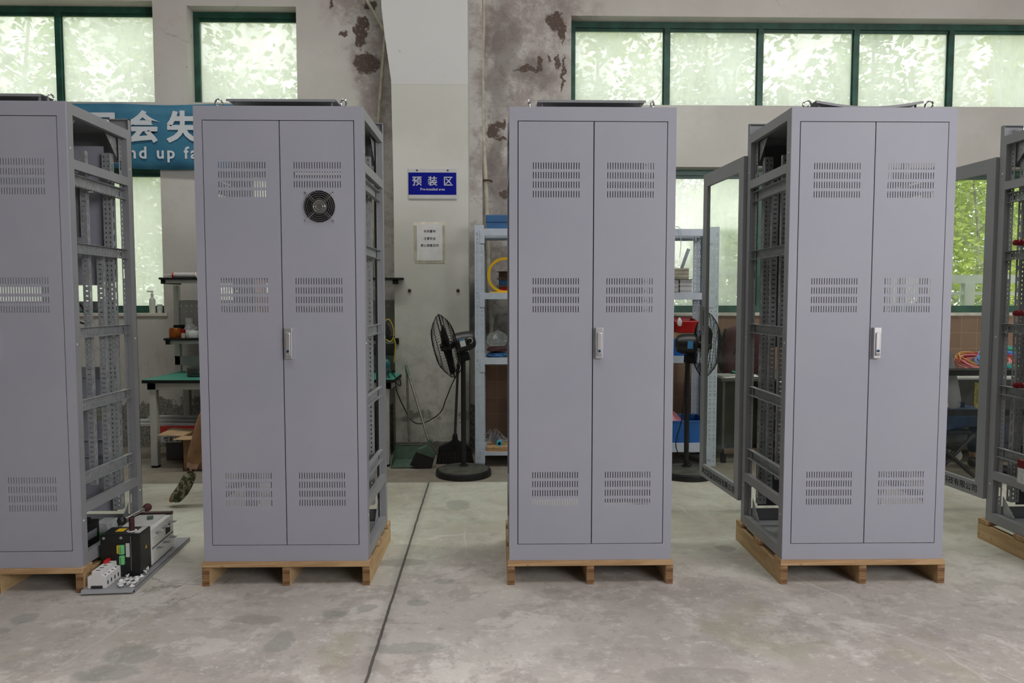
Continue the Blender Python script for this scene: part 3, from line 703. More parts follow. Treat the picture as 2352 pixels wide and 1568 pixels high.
def cabinet(label, cx, cy, rz=0.0, fan=False, glassdoor=False, sag=0.0, plates=(), light_side=0):
    t = thing('electrical_cabinet', label, 'cabinet', (cx, cy, .12), rz, 'grey switchgear cabinets standing on pallets')
    part('front_frame', 'ff', lambda b: (b.plate(-.4, .4, 0, 2.2, 0, .0015, [(DX0, DX1, DZ0, DZ1)]),
        b.box(DX0 - .0015, DX0, .0015, .03, DZ0, DZ1), b.box(DX1, DX1 + .0015, .0015, .03, DZ0, DZ1),
        b.box(-.4, -.3985, .0015, .013, 0, 2.2), b.box(.3985, .4, .0015, .013, 0, 2.2)), 'paint', t)
    part('door_seal', 'seal', lambda b: b.plate(DX0, DX1, DZ0, DZ1, .012, .014, [(DX0 + .014, -.008, DZ0 + .014, DZ1 - .014), (.018, DX1 - .014, DZ0 + .014, DZ1 - .014)]), 'black', t)  # black strip added behind the door gaps to paint their shade
    for side in (-1, 1):
        d = part('door', 'd%d%d' % (side, fan), door_fn(side, fan and side > 0), 'paint', t)
        if side > 0:
            h = part('handle', 'handle', handle_fn, 'silver', d, bevel=.003, loc=(.0345, -.001, 1.075))
            part('lock', 'lock', lambda b: b.lathe([(.0065, -.029), (.0065, -.024), (.0062, -.018)][::-1], 16, 'y'), 'lock', h, loc=(0, 0, -.038))
            part('latch_mark', 'lm', lambda b: (b.box(-.009, .009, -.0275, -.026, -.006, .006)), 'frame', h, loc=(0, 0, -.055))
            if fan:
                g = part('fan_grille', 'grille', grille_fn, 'chrome', d, loc=(.190, -.001, 1.728))
                part('cooling_fan', 'cfan', cfan_fn, 'black', d, loc=(.190, .004, 1.728))
    for s in (-1, 1):
        part('post', 'pf%d' % s, post_fn(s, False), 'frame', t); part('post', 'pb%d' % s, post_fn(s, True), 'frame', t)
        part('top_side_rail', 'tr%d' % s, lambda b: b.box(min(s * .4, s * .375), max(s * .4, s * .375), .0125, .6, 2.15, 2.2), 'frame', t)
        part('base_side_rail', 'br%d' % s, lambda b: b.box(min(s * .4, s * .365), max(s * .4, s * .365), .0125, .6, 0, .055), 'frame', t)
        for i, (z0, z1) in enumerate(BARS):
            part('side_bar', 'sb%d%d' % (s, i), lambda b: b.box(min(s * .4, s * .374), max(s * .4, s * .374), .055, .55, z0, z1), 'frame', t)
        for i, (z0, z1) in enumerate(RAILS):
            part('perforated_rail', 'ch%d%d' % (s, i), chan_fn(s, z0, z1), 'galv', t)
        for gi, ga in enumerate(((.515, 2.15, -.11, -.11), (.515, .055, -.11, .11), (.085, 2.15, .06, -.06))):
            part('corner_gusset', 'gt%d%d' % (s, gi), lambda b: gusset(b, s, *ga), 'zinc', t)
        part('slotted_strip', 's1%d' % s, strip_fn(.032, .022, .33, 2.03, 'slot'), 'galv', t, loc=(s * .315, .27, 0))
        part('slotted_strip', 's2%d' % s, strip_fn(.032, .022, .22, 1.98 if s < 0 else 1.52, 'slot'), 'galv', t, loc=(s * .315, .40, 0))
        part('mounting_post', 'mp%d' % s, strip_fn(.045, .035, .14, 2.06, 'two'), 'galv', t, loc=(s * .325, .475, 0))
        for (yy, zz) in ((.03, 1.99), (.03, .22), (.575, 1.99), (.575, .22), (.03, 1.07), (.575, 1.07)):
            part('rivet', 'rv%d' % s, lambda b: b.lathe([(.0001, .4025 * s), (.005, .4022 * s), (.0065, .4 * s)], 10, 'x'), 'rivet', t, loc=(0, yy, zz))
    part('rear_frame', 'rf', lambda b: (b.plate(-.4, .4, 0, 2.2, .597, .6, [(-.345, .345, .08, 2.12)])), 'frame', t)
    part('rear_header', 'rh', lambda b: (b.box(-.4, .4, .596, .6, 2.2, 2.262), b.box(-.4, .4, .57, .596, 2.258, 2.262), b.box(-.4, -.398, .57, .6, 2.2, 2.262), b.box(.398, .4, .57, .6, 2.2, 2.262)), 'frame', t)
    rh = [(-.2 + .026 * k, -.2 + .026 * k + .012, .12 + .03 * j, .128 + .03 * j) for k in range(16) for j in range(10)]
    part('roof_panel', 'rp', lambda b: (b.plate(-.375, .375, .0015, .595, 2.180, 2.182, rh, 'xyz'), b.box(-.375, .375, .06, .10, 2.10, 2.18), b.box(-.37, .37, .565, .594, 2.03, 2.18)), 'frame', t)
    part('floor_panel', 'fp', lambda b: b.box(-.365, .365, .0015, .595, .004, .01), 'frame', t)
    def cover(b):
        n = 12
        for i in range(n):
            a, c = -.262 + .524 * i / n, -.262 + .524 * (i + 1) / n
            za = 2.243 - sag * sin(pi * i / n); zc = 2.243 - sag * sin(pi * (i + 1) / n)
            b.add([(a, .05, za), (c, .05, zc), (c, .50, zc), (a, .50, za), (a, .05, za + .003), (c, .05, zc + .003), (c, .50, zc + .003), (a, .50, za + .003)],
                  [(0, 3, 2, 1), (4, 5, 6, 7), (0, 1, 5, 4), (2, 3, 7, 6), (1, 2, 6, 5), (3, 0, 4, 7)])
            b.add([(a, .05, za - .009), (c, .05, zc - .009), (c, .05, zc), (a, .05, za)], [(0, 1, 2, 3)]); b.add([(a, .051, za - .009), (c, .051, zc - .009), (c, .051, zc), (a, .051, za)], [(3, 2, 1, 0)])
        for xx in (-.24, .236):
            for yy in (.07, .47): b.box(xx, xx + .004, yy, yy + .015, 2.2, 2.2425)
            b.box(xx - .0, xx + .004, .07, .485, 2.18, 2.19)
    part('roof_cover', 'rc%.3f' % sag, cover, 'frame', t)
    for ex in (-.302, .297):
        for ey in (.065, .54):
            part('lifting_eye', 'eye', eye_fn, 'chrome', t, True, loc=(ex, ey, 2.2), rot=(0, 0, {(-.302, .065): .9, (.297, .065): .5}.get((ex, ey), .1) + cx))
    for key, fn, mat in plates: part(key.split('|')[0], key, fn, mat, t)
    if glassdoor:
        W_ = .62; d = bpy.data.objects.new('glass_door', None); C.objects.link(d); d.parent = t
        d.location = (-.398, .602, .125); d.rotation_euler = (0, 0, R(94.5))      # local +x runs along the door from the hinge
        part('door_frame', 'gdf', lambda b: b.plate(0, W_, 0, 1.965, 0, .022, [(.065, W_ - .065, .085, 1.885)]), 'frame', d)
        part('glass', 'gdg', lambda b: b.box(.06, W_ - .06, .009, .013, .08, 1.89), 'doorglass', d)
        part('pull_handle', 'gdh', lambda b: (b.box(W_ - .045, W_ - .022, .030, .052, .96, 1.12), b.box(W_ - .042, W_ - .026, .02, .032, .97, .99), b.box(W_ - .042, W_ - .026, .02, .032, 1.09, 1.11), b.box(W_ - .012, W_ + .03, .0, .018, 1.05, 1.07)), 'silver', d, bevel=.002)
        lettering('lettering', '河北冠益信科技有限公司', .048, 'ink', (W_ / 2, .0235, .042), d, rot=(pi / 2, 0, pi), depth=.0003, spacing=1.02)
    return t
def grille_fn(b):
    for r in (.016, .027, .038, .048, .058, .067, .0755):
        b.tube([(cos(a) * r, -.009, sin(a) * r) for a in [2 * pi * k / 40 for k in range(40)]], .0010, 6, closed=True)
    for q in (45, 135, 225, 315):
        a = R(q); u = Vector((cos(a), 0, sin(a))); v = Vector((-sin(a), 0, cos(a)))
        for s in (-1, 1):
            b.tube([u * .036 + v * .0045 * s + Vector((0, -.0105, 0)), u * .083 + v * .0045 * s + Vector((0, -.0105, 0)), u * .091 + v * .003 * s + Vector((0, -.004, 0))], .0010, 5)
        b.lathe([(.0055, .001), (.0055, -.004), (.003, -.007)][::1], 10, 'y', tuple(u * .094))
    b.lathe([(.034, -.006), (.033, -.0075), (.0001, -.0075)], 28, 'y')
def cfan_fn(b):
    b.plate(-.06 - .016, .076, -.076, .076, .022, .024, [])
    b.lathe([(.0745, .0), (.0745, .022)], 36, 'y'); b.lathe([(.03, .003), (.03, .02)], 24, 'y')
    for k in range(7):
        a = 2 * pi * k / 7
        b.add([(cos(a) * .03, .004, sin(a) * .03), (cos(a) * .072, .004, sin(a) * .072), (cos(a + .6) * .072, .018, sin(a + .6) * .072), (cos(a + .7) * .03, .018, sin(a + .7) * .03)], [(0, 1, 2, 3), (3, 2, 1, 0)])

# inside of the left cabinet: trays, blanking panels, lower panel
P1 = [('mounting_plate|a', lambda b: b.plate(-.29, .29, 1.60, 1.86, .30, .302, [(-.2, -.02, 1.73, 1.80), (.03, .17, 1.73, 1.80), (.03, .17, 1.64, 1.70)]), 'frame'),
      ('inner_panel|b', lambda b: b.box(.05, .345, .515, .520, 1.38, 1.86), 'paint'),
      ('inner_panel|c', lambda b: (b.plate(-.3, .3, 1.86, 2.10, .50, .505, []), b.box(-.29, .26, .46, .50, 1.95, 1.965)), 'paint'),
      ('inner_panel|d', lambda b: (b.plate(-.3, .3, 1.36, 1.52, .44, .442, [])), 'paint'),
      ('cross_member|e', lambda b: b.plate(-.34, .34, 1.225, 1.275, .50, .502, [(-.3 + .06 * k, -.27 + .06 * k, 1.245, 1.253) for k in range(10)]), 'frame'),
      ('cross_member|f', lambda b: b.plate(-.34, .34, .86, .92, .50, .502, []), 'frame'),
      ('lower_panel|g', lambda b: (b.plate(-.34, .30, .12, .86, .52, .522, [(.16, .26, .62, .76)]), b.box(-.34, .34, .48, .52, .43, .435), b.box(-.34, .34, .48, .52, .52, .525)), 'paint')]
P4 = [('inner_panel|h', lambda b: b.plate(-.335, .37, 1.02, 2.12, .515, .518, []), 'dark'),  # dark panel, widened so its colour also carries the interior shade
      ('slotted_strip|i', lambda b: (b.plate(-.30, -.262, .16, 2.03, .09, .0915, []), b.plate(.0915, .13, .16, 2.03, -.262, -.2605, [(.098, .122, .18 + .025 * k, .188 + .025 * k) for k in range(72)], 'yzx')), 'galv'),
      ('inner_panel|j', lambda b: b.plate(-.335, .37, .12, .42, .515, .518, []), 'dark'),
      ('cross_member|k', lambda b: (b.plate(-.34, .34, .62, .66, .46, .462, [(-.3 + .06 * k, -.26 + .06 * k, .636, .644) for k in range(10)]), b.plate(-.34, .34, .50, .54, .46, .462, [(-.3 + .06 * k, -.26 + .06 * k, .516, .524) for k in range(10)])), 'frame')]
P2 = [('inner_panel|l', lambda b: b.plate(-.15, .28, 1.05, 1.95, .42, .422, [(.0, .26, 1.24, 1.262)]), 'dark'),  # dark colour of these panels stands for shade inside the cabinet
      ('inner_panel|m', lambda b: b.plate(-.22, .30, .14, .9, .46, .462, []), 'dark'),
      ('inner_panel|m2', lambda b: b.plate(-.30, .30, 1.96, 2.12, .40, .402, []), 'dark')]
P3 = [('inner_panel|n', lambda b: b.plate(-.31, .0, .2, 2.1, .42, .422, []), 'dark'),  # panels coloured dark so the slots seem to open into shade
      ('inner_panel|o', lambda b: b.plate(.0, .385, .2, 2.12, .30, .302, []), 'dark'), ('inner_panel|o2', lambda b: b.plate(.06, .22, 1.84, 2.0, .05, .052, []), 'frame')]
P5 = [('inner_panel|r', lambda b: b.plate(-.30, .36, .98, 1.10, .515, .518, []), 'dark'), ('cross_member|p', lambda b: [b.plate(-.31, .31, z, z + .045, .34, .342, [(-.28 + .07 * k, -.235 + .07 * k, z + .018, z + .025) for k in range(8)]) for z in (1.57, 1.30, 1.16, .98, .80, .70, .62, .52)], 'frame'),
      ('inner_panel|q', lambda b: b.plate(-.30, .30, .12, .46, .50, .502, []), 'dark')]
CABS = [(-2.396, 3.364, .008), (-1.039, 3.43, -.005), (.458, 3.417, .001), (1.806, 3.397, -.004), (3.249, 3.402, 0)]
cabinet('grey cabinet at the far left, open side full of trays, breaker unit lying beside it', *CABS[0], plates=P1)
cabinet('grey cabinet with a round chrome fan grille in its right door', *CABS[1], fan=True, plates=P2)
cabinet('grey cabinet in the middle of the row, plain doors, no side open to view', *CABS[2], plates=P3)
cabinet('grey cabinet with an open left side and a glass door swung out behind it', *CABS[3], glassdoor=True, sag=.028, plates=P4)
cabinet('cabinet cut off by the right edge, open side with red insulators', *CABS[4], glassdoor=True, plates=P5)

# ------------------------------------------------------------------ pallets
def pallet(label, cx, cy, rz, w=.82, d=.66):
    t = thing('pallet', label, 'pallet', (cx, cy - .012, 0), rz, 'pine pallets under the cabinets')
    part('deck_board', 'deck%.2f' % w, lambda b: b.box(-w / 2, w / 2, 0, .085, .094, .12), 'woodx', t, bevel=.002)
    part('deck_board', 'deckm%.2f' % w, lambda b: b.box(-w / 2, w / 2, d / 2 - .04, d / 2 + .045, .096, .1195), 'woodx', t, bevel=.002)
    part('deck_board', 'deckb%.2f' % w, lambda b: b.box(-w / 2, w / 2, d - .085, d, .096, .1195), 'woodx', t, bevel=.002)
    for x in (-w / 2, -.018, w / 2 - .036):
        def fn(b):
            b.box(0, .036, .004, d, 0, .0935); b.cur = 1; b.box(.0003, .0357, .002, .006, .0003, .093); b.cur = 0
        part('stringer', 'str', fn, ['woody', 'ply'], t, loc=(x, 0, 0))
pallet('pine pallet at the far left beside the breaker unit', *CABS[0])
pallet('pine pallet under the cabinet with the fan grille', *CABS[1])
pallet('pine pallet under the middle cabinet', *CABS[2])
pallet('pine pallet under the cabinet with its left side open', *CABS[3])
pallet('pine pallet cut off at the right edge', *CABS[4])

# ------------------------------------------------------------------ writing on the pillar
def yaw_obj(name, label, cat, q, rz=0.0, group=None): return thing(name, label, cat, tuple(q), rz, group)
q = at(993.5, 422, PY); sg = thing('area_sign', 'blue and white sign reading Pre-installed area on the pillar', 'sign', (q.x, PY - .001, q.z))
k = PY / FPX; sw, sh = 109 * k, 68 * k
b = MB(); b.box(-sw / 2, sw / 2, -.008, 0, -sh / 2, sh / 2); b.obj('board', 'signgrey', sg, bevel=.001)
b = MB(); b.box(-sw / 2 + .002, sw / 2 - .002, -.0095, -.008, -sh / 2 + .036, sh / 2 - .036); b.obj('blue_panel', 'signblue', sg)
for i, ch in enumerate('预装区'): lettering('lettering', ch, .088, 'signgrey', (-.136 + .137 * i, -.0098, .016), sg, bold=.0011, depth=.0004)
lettering('lettering', 'Pre-installed area', .031, 'signgrey', (0, -.0098, -.05), sg, bold=.0004, depth=.0004)
for sx in (-.135, .135): b = MB(); b.lathe([(.006, -.011), (.0085, -.009), (.0085, -.007)], 12, 'y'); b.obj('screw', 'rust', sg, loc=(sx * 1.0, 0, sh / 2 - .017))
q = at(987, 557, PY); nt_ = thing('paper_notice', 'white typed notice taped to the pillar below the sign', 'notice', (q.x, PY - .001, q.z))
b = MB(); b.box(-.113, .113, -.0015, -.0008, -.158, .158); b.obj('sheet', 'paper', nt_)
for i, (tx, zz) in enumerate((('车间重地', .098), ('注意安全', .034), ('禁止随意走动', -.027))): lettering('lettering', tx, .027, 'ink', (0, -.0018, zz), nt_, depth=.0002, bold=.0004)
for a in ((-.14, .14, .150, .182), (-.13, .13, -.185, -.155), (-.14, -.112, -.154, .149), (.112, .135, -.154, .149)):
    b = MB(); b.box(a[0], a[1], -.0007, -.0003, a[2], a[3]); b.obj('tape', 'sill' if a[2] > 0 else 'pipe', nt_)
for x, y in ((941, 667), (1052, 667)):
    q = at(x, y, PY); b = MB(); b.lathe([(.012, 0), (.016, -.006), (.008, -.018), (.004, -.02)][::-1], 9, 'y')
    tag(b.obj('anchor_bolt', 'rust', loc=(q.x, PY, q.z)), 'rusty bolt stub in the %s of the pillar below the notice' % ('left half' if x < 1000 else 'right half'), 'bolt')

# ------------------------------------------------------------------ banner on the left of the wall
q0 = at(150, 240, 6.70); q1 = at(700, 388, 6.70)
q0x, q1x = at(150, 300, 6.7).x, at(560, 300, 6.7).x
z1b, z0b = at(400, 240, 6.7).z, at(400, 388, 6.7).z
bn = thing('slogan_banner', 'blue cloth banner with white writing hanging across the lower left window', 'banner', (q0x, 6.70, z0b))
H = z1b - z0b; b = MB(); n_ = 60
for r in range(6):
    for i in range(n_):
        pass
vs_ = []; 
for j in range(7):
    for i in range(n_ + 1):
        xx = (q1x - q0x) * i / n_; zz = H * j / 6 + .006 * sin(xx * 5) * (1 if j in (0, 6) else .3)
        vs_.append((xx, -.004 + .006 * sin(xx * 9 + j), zz))
fs_ = [(j * (n_ + 1) + i, j * (n_ + 1) + i + 1, (j + 1) * (n_ + 1) + i + 1, (j + 1) * (n_ + 1) + i) for j in range(6) for i in range(n_)]
b.add(vs_, fs_); c_ = b.obj('cloth', 'banner', bn, True); sm = c_.modifiers.new('s', 'SOLIDIFY'); sm.thickness = .003
cz = at(329, 291, 6.7).z - z0b
for i, ch in enumerate('只会失败'):
    xx = at(237 + 91.5 * i, 291, 6.69).x - q0x
    lettering('lettering', ch, .292, 'letter', (xx, -.016, cz - .024), bn, bold=.011, depth=.001)
xr = at(297, 346, 6.69).x - q0x
lettering('lettering', 'nd up failure', .150, 'letter', (xr - .008, -.016, at(329, 352, 6.69).z - z0b), bn, bold=.0035, spacing=1.28, align='LEFT', depth=.001)
lettering('lettering', 'Sta', .150, 'letter', (xr - .34, -.016, at(329, 352, 6.69).z - z0b), bn, bold=.0035, spacing=1.28, align='LEFT', depth=.001)

# ------------------------------------------------------------------ conduits
p = [at(835, -12, 6.66), at(885, 75, 6.66), at(868, 292, 6.69), at(858, 420, 6.69), at(855, 640, 6.69)]
b = MB(); b.tube([p[0], p[0].lerp(p[1], .9), p[1], p[1].lerp(p[2], .1), p[2], p[3], p[4]], .015, 10)
tag(b.obj('conduit_pipe', 'pipe', smooth=True), 'thin cream conduit bending down the wall left of the pillar', 'pipe')
cp = thing('drain_pipe', 'cream pipe running down the mouldy wall right of the pillar', 'pipe', (0, 0, 0))
pz = [at(1112, -15, 6.66), at(1107, 130, 6.66), at(1109, 300, 6.66), at(1118, 480, 6.66), at(1124, 700, 6.66), at(1126, 728, 6.66)]
b = MB(); b.tube(pz, .023, 12); b.obj('pipe', 'pipe', cp, True)
q = at(1128, 735, 6.66); b = MB(); b.tube([q + Vector((0, 0, .03)), q - Vector((0, 0, .03))], .030, 12); b.tube([q - Vector((0, 0, .02)), q - Vector((0, 0, .13))], .022, 12); b.obj('coupling', 'pipe', cp, True)
q = at(1117, 415, 6.66); b = MB(); b.tube([q + Vector((-.05, .04, 0)), q + Vector((-.03, -.03, 0)), q + Vector((.03, -.03, 0)), q + Vector((.05, .04, 0))], .009, 8); b.obj('clip', 'rust', cp)

# ------------------------------------------------------------------ standing fans
def fan(label, x, y, yaw, tilt, hz, pole_h, knob=True):
    t = thing('pedestal_fan', label, 'fan', (x, y, 0), 0, 'black industrial pedestal fans')
    b = MB(); b.lathe([(.222, 0), (.224, .02), (.220, .042), (.205, .050)], 48); b.obj('base_rim', 'black', t, True)
    b = MB(); b.lathe([(.206, .049), (.165, .058), (.163, .056), (.12, .064), (.118, .062), (.07, .071), (.05, .074), (.0001, .074)], 48); b.obj('base_plate', 'base', t, True)
    b = MB(); b.lathe([(.038, .072), (.038, .080), (.020, .084)], 24); b.obj('collar', 'blackmatt', t, True)
    b = MB(); b.tube([(0, 0, .08), (0, 0, pole_h)], .0195, 16); b.obj('pole', 'black', t, True)
    hd = bpy.data.objects.new('fan_head', None); C.objects.link(hd); hd.parent = t; hd.location = (0, 0, hz)
    hd.rotation_euler = (0, tilt, yaw)
    b = MB(); b.box(-.02, .075, -.028, -.022, -.15, -.085); b.box(-.02, .075, .022, .028, -.15, -.085); b.box(.02, .075, -.028, .028, -.10, -.07); b.obj('bracket', 'blackmatt', hd, bevel=.003)
    b = MB(); b.lathe([(.0001, -.10), (.035, -.098), (.062, -.085), (.076, -.055), (.082, .0), (.084, .065), (.060, .072), (.0001, .072)], 32, 'x', (.0, 0, 0)); b.obj('motor_housing', 'black', hd, True)
    s = -1 if yaw > 1 else 1       # side that faces the camera
    b = MB(); b.M = Matrix.Rotation(R(0), 4, 'X'); b.box(-.012, .030, s * -.0835, s * -.0815, -.03, .03) if s < 0 else b.box(-.012, .030, -.0835, -.0815, -.03, .03)
    b.obj('sticker', 'led' if not knob else 'paper', hd)
    if knob:
        yy = s * -.082
        b = MB(); b.box(-.012, .030, yy - .0022 * s, yy - .0019 * s, .018, .03) if s > 0 else b.box(-.012, .030, yy + .0019, yy + .0024, .018, .03); b.obj('sticker_heading', 'led', hd)
        b = MB(); b.lathe([(.014, yy), (.014, yy + (.018 if s < 0 else -.018)), (.0001, yy + (.018 if s < 0 else -.018))], 18, 'y', (-.05, 0, .002)); b.obj('speed_knob', 'black', hd, True)
        b = MB(); b.tube([(-.05 + cos(a) * .021, yy + (.001 if s < 0 else -.001), .002 + sin(a) * .021) for a in [R(-120 + 12 * i) * (1) + pi for i in range(20)]], .0025, 6); b.obj('speed_scale', 'white', hd)
    F0 = .135
    for nm, sgn, dep, rin in (('front_guard', 1, .105, .05), ('rear_guard', -1, .085, .075)):
        b = MB(); nr = 56
        for i in range(nr):
            a = 2 * pi * i / nr; tw = .28 * sgn
            pts = []
            for u in (0, .12, .3, .55, .8, 1):
                r = .262 + (rin - .262) * u if u > .15 else .262 - .03 * (u / .12) * .6
                xx = F0 + sgn * dep * (1 - (1 - u) ** 2.6)
                aa = a + tw * u; pts.append((xx, cos(aa) * r, sin(aa) * r))
            b.tube(pts, .00135, 4, caps=False)
        for r, u in ((.262, 0), (.245, .1), (.19, .34), (.125, .65), (rin, 1)):
            xx = F0 + sgn * dep * (1 - (1 - u) ** 2.6)
            b.tube([(xx, cos(a) * r, sin(a) * r) for a in [2 * pi * k / 48 for k in range(48)]], .0022 if u else .0032, 5, closed=True)
        if sgn > 0: b.lathe([(.05, F0 + dep - .002), (.05, F0 + dep + .003), (.0001, F0 + dep + .004)], 24, 'x')
        b.obj(nm, 'blackmatt', hd)
    b = MB(); b.lathe([(.0001, F0 + .055), (.03, F0 + .05), (.038, F0 + .02), (.038, F0 - .03), (.02, .07)], 20, 'x'); b.obj('hub', 'black', hd, True)
    for k in range(3):
        b = MB(); a0 = k * 2 * pi / 3 + .4; vs_ = []
        for i in range(7):
            rr = .03 + .20 * i / 6; wd = .25 + .55 * sin(pi * min(1, (i + 1.2) / 7.5))
            for j in range(5):
                aa = a0 + (j / 4 - .5) * wd; vs_.append((F0 + .0 + (j / 4 - .5) * .07 * (1 - i / 12), cos(aa) * rr, sin(aa) * rr))
        b.add(vs_, [(i * 5 + j, i * 5 + j + 1, (i + 1) * 5 + j + 1, (i + 1) * 5 + j) for i in range(6) for j in range(4)])
        o = b.obj('blade', 'blackmatt', hd, True); sm = o.modifiers.new('s', 'SOLIDIFY'); sm.thickness = .002
    return t
hzf = at(1063, 785, 5.62).z
fan('black pedestal fan facing left in front of the pillar', -.272, 5.62, R(186), R(14), hzf, at(1063, 822, 5.62).z, True)
f2 = fl(1571, 1087); fan('black pedestal fan facing right beside the shelf with the blue crate', f2.x, 5.56, R(-8), R(3), at(1580, 790, 5.56).z, at(1580, 825, 5.56).z, False)
def cable(label, pts, r, mat, name='power_cable', cat='cable', n=6):
    from mathutils.geometry import interpolate_bezier
    P_ = [Vector(p) for p in pts]; out = []
    for i in range(len(P_) - 1):
        a, d = P_[i], P_[i + 1]; ta = (P_[i + 1] - P_[max(i - 1, 0)]) / 6; td = (P_[min(i + 2, len(P_) - 1)] - P_[i]) / 6
        seg = interpolate_bezier(a, a + ta * 1.0, d - td * 1.0, d, 9); out += seg[:-1]
    out.append(P_[-1]); b = MB(); b.tube(out, r, n); o = b.obj(name, mat, None, True)
    return tag(o, label, cat) if label else o
cable('black power cable hanging from the left fan along the pillar', [at(1068, 838, 5.60), at(1043, 872, 5.75), at(1025, 915, 5.95), at(1013, 945, 6.1), at(990, 963, 6.15), at(965, 973, 6.2), at(945, 965, 6.2), at(930, 940, 6.2), at(912, 900, 6.1), at(909, 872, 6.0), at(917, 868, 5.95), at(920, 885, 5.93), at(908, 878, 5.95), at(890, 862, 6.0)], .0045, 'black')
cable('black cable looping down behind the right fan pole', [at(1577, 800, 5.52), at(1574, 860, 5.50), at(1566, 960, 5.50), at(1552, 1018, 5.5), at(1565, 1050, 5.5), at(1590, 1068, 5.62), at(1625, 1082, 5.75)], .004, 'black')

# ------------------------------------------------------------------ brooms and dustpan
def broom(label, foot, top, w, hh, mat_h, mat_s, tiltdir=0.0, group='brooms by the pillar'):
    """foot = floor point under the head; top = end of the stick"""
    t = thing('broom', label, 'broom', tuple(foot), 0, group)
    F_ = Vector(foot); T_ = Vector(top) - F_
    b = MB(); b.prism([(-w / 2, 0), (w / 2, 0), (w * .44, .10 * hh), (-w * .44, .10 * hh)], -.03, .03, 'y')
    n_ = 26
    br = MB(); rnd = random.Random(3)
    for i in range(n_):
        for j in range(3):
            x0 = -w * .43 + w * .86 * i / (n_ - 1); yy = -.022 + .022 * j
            br.tube([(x0, yy, .11 * hh), (x0 * 1.16 + rnd.uniform(-.004, .004), yy * 1.6, .0)], [.007, .006], 5)
    br.M = Matrix.Identity(4); o1 = br.obj('bristles', 'bristle', t)
    hd = MB(); hd.prism([(-w * .46, .10 * hh), (w * .46, .10 * hh), (w * .44, .125 * hh), (w * .08, .17 * hh), (.018, .22 * hh), (-.018, .22 * hh), (-w * .08, .17 * hh), (-w * .44, .125 * hh)], -.032, .032, 'y')
    o2 = hd.obj('head', mat_h, t, bevel=.004)
    for o in (o1, o2): o.rotation_euler = (0, tiltdir, 0)
    s0 = Vector((sin(tiltdir) * .19 * hh, 0, cos(tiltdir) * .19 * hh))
    b = MB(); b.tube([s0, s0.lerp(T_, .92)], .011, 10); b.obj('stick', mat_s, t, True)
    b = MB(); b.tube([s0.lerp(T_, .86), T_], [.0135, .012], 10); b.obj('grip', mat_h, t, True)
    return t
broom('black broom standing behind the left fan', (fl(1043, 1072).x, 6.02, 0), tuple(at(1052, 835, 6.24)), .31, 1.15, 'blackmatt', 'black')
broom('grey-green broom leaning on the pillar with its head on the dustpan', (at(968, 1074, 5.92).x, 5.86, .002), tuple(at(932, 838, 6.27)), .17, 1.15, 'gbroom', 'broomstick', R(20))
dp = thing('dustpan', 'grey-green long-handled dustpan on the floor by the bench', 'dustpan', (at(937, 1070, 6.0).x, 5.98, 0))
b = MB(); w = .125
b.add([(-w, -.14, .004), (w, -.14, .004), (w * .95, .10, .02), (-w * .95, .10, .02), (-w * .95, .13, .13), (w * .95, .13, .13)], [(0, 1, 2, 3), (3, 2, 5, 4)])
b.add([(-w, -.14, .004), (-w * .95, .10, .02), (-w * .95, .13, .13), (-w, -.10, .06)], [(0, 1, 2, 3)]); b.add([(w, -.14, .004), (w * .95, .10, .02), (w * .95, .13, .13), (w, -.10, .06)], [(3, 2, 1, 0)])
o = b.obj('pan', 'gbroom', dp); sm = o.modifiers.new('s', 'SOLIDIFY'); sm.thickness = .004; sm.offset = 1
b = MB(); b.tube([(-w * .95, .13, .125), (-w * .8, .135, .14), (w * .8, .135, .14), (w * .95, .13, .125)], .006, 8); b.obj('rim', 'gbroom', dp, True)
tp = at(934, 842, 6.26) - Vector(dp.location)
b = MB(); b.tube([(0, .135, .14), tp], .010, 10); b.obj('stick', 'broomstick', dp, True)
b = MB(); b.tube([Vector((0, .135, .14)).lerp(tp, .93), tp], .0125, 10); b.obj('grip', 'gbroom', dp, True)

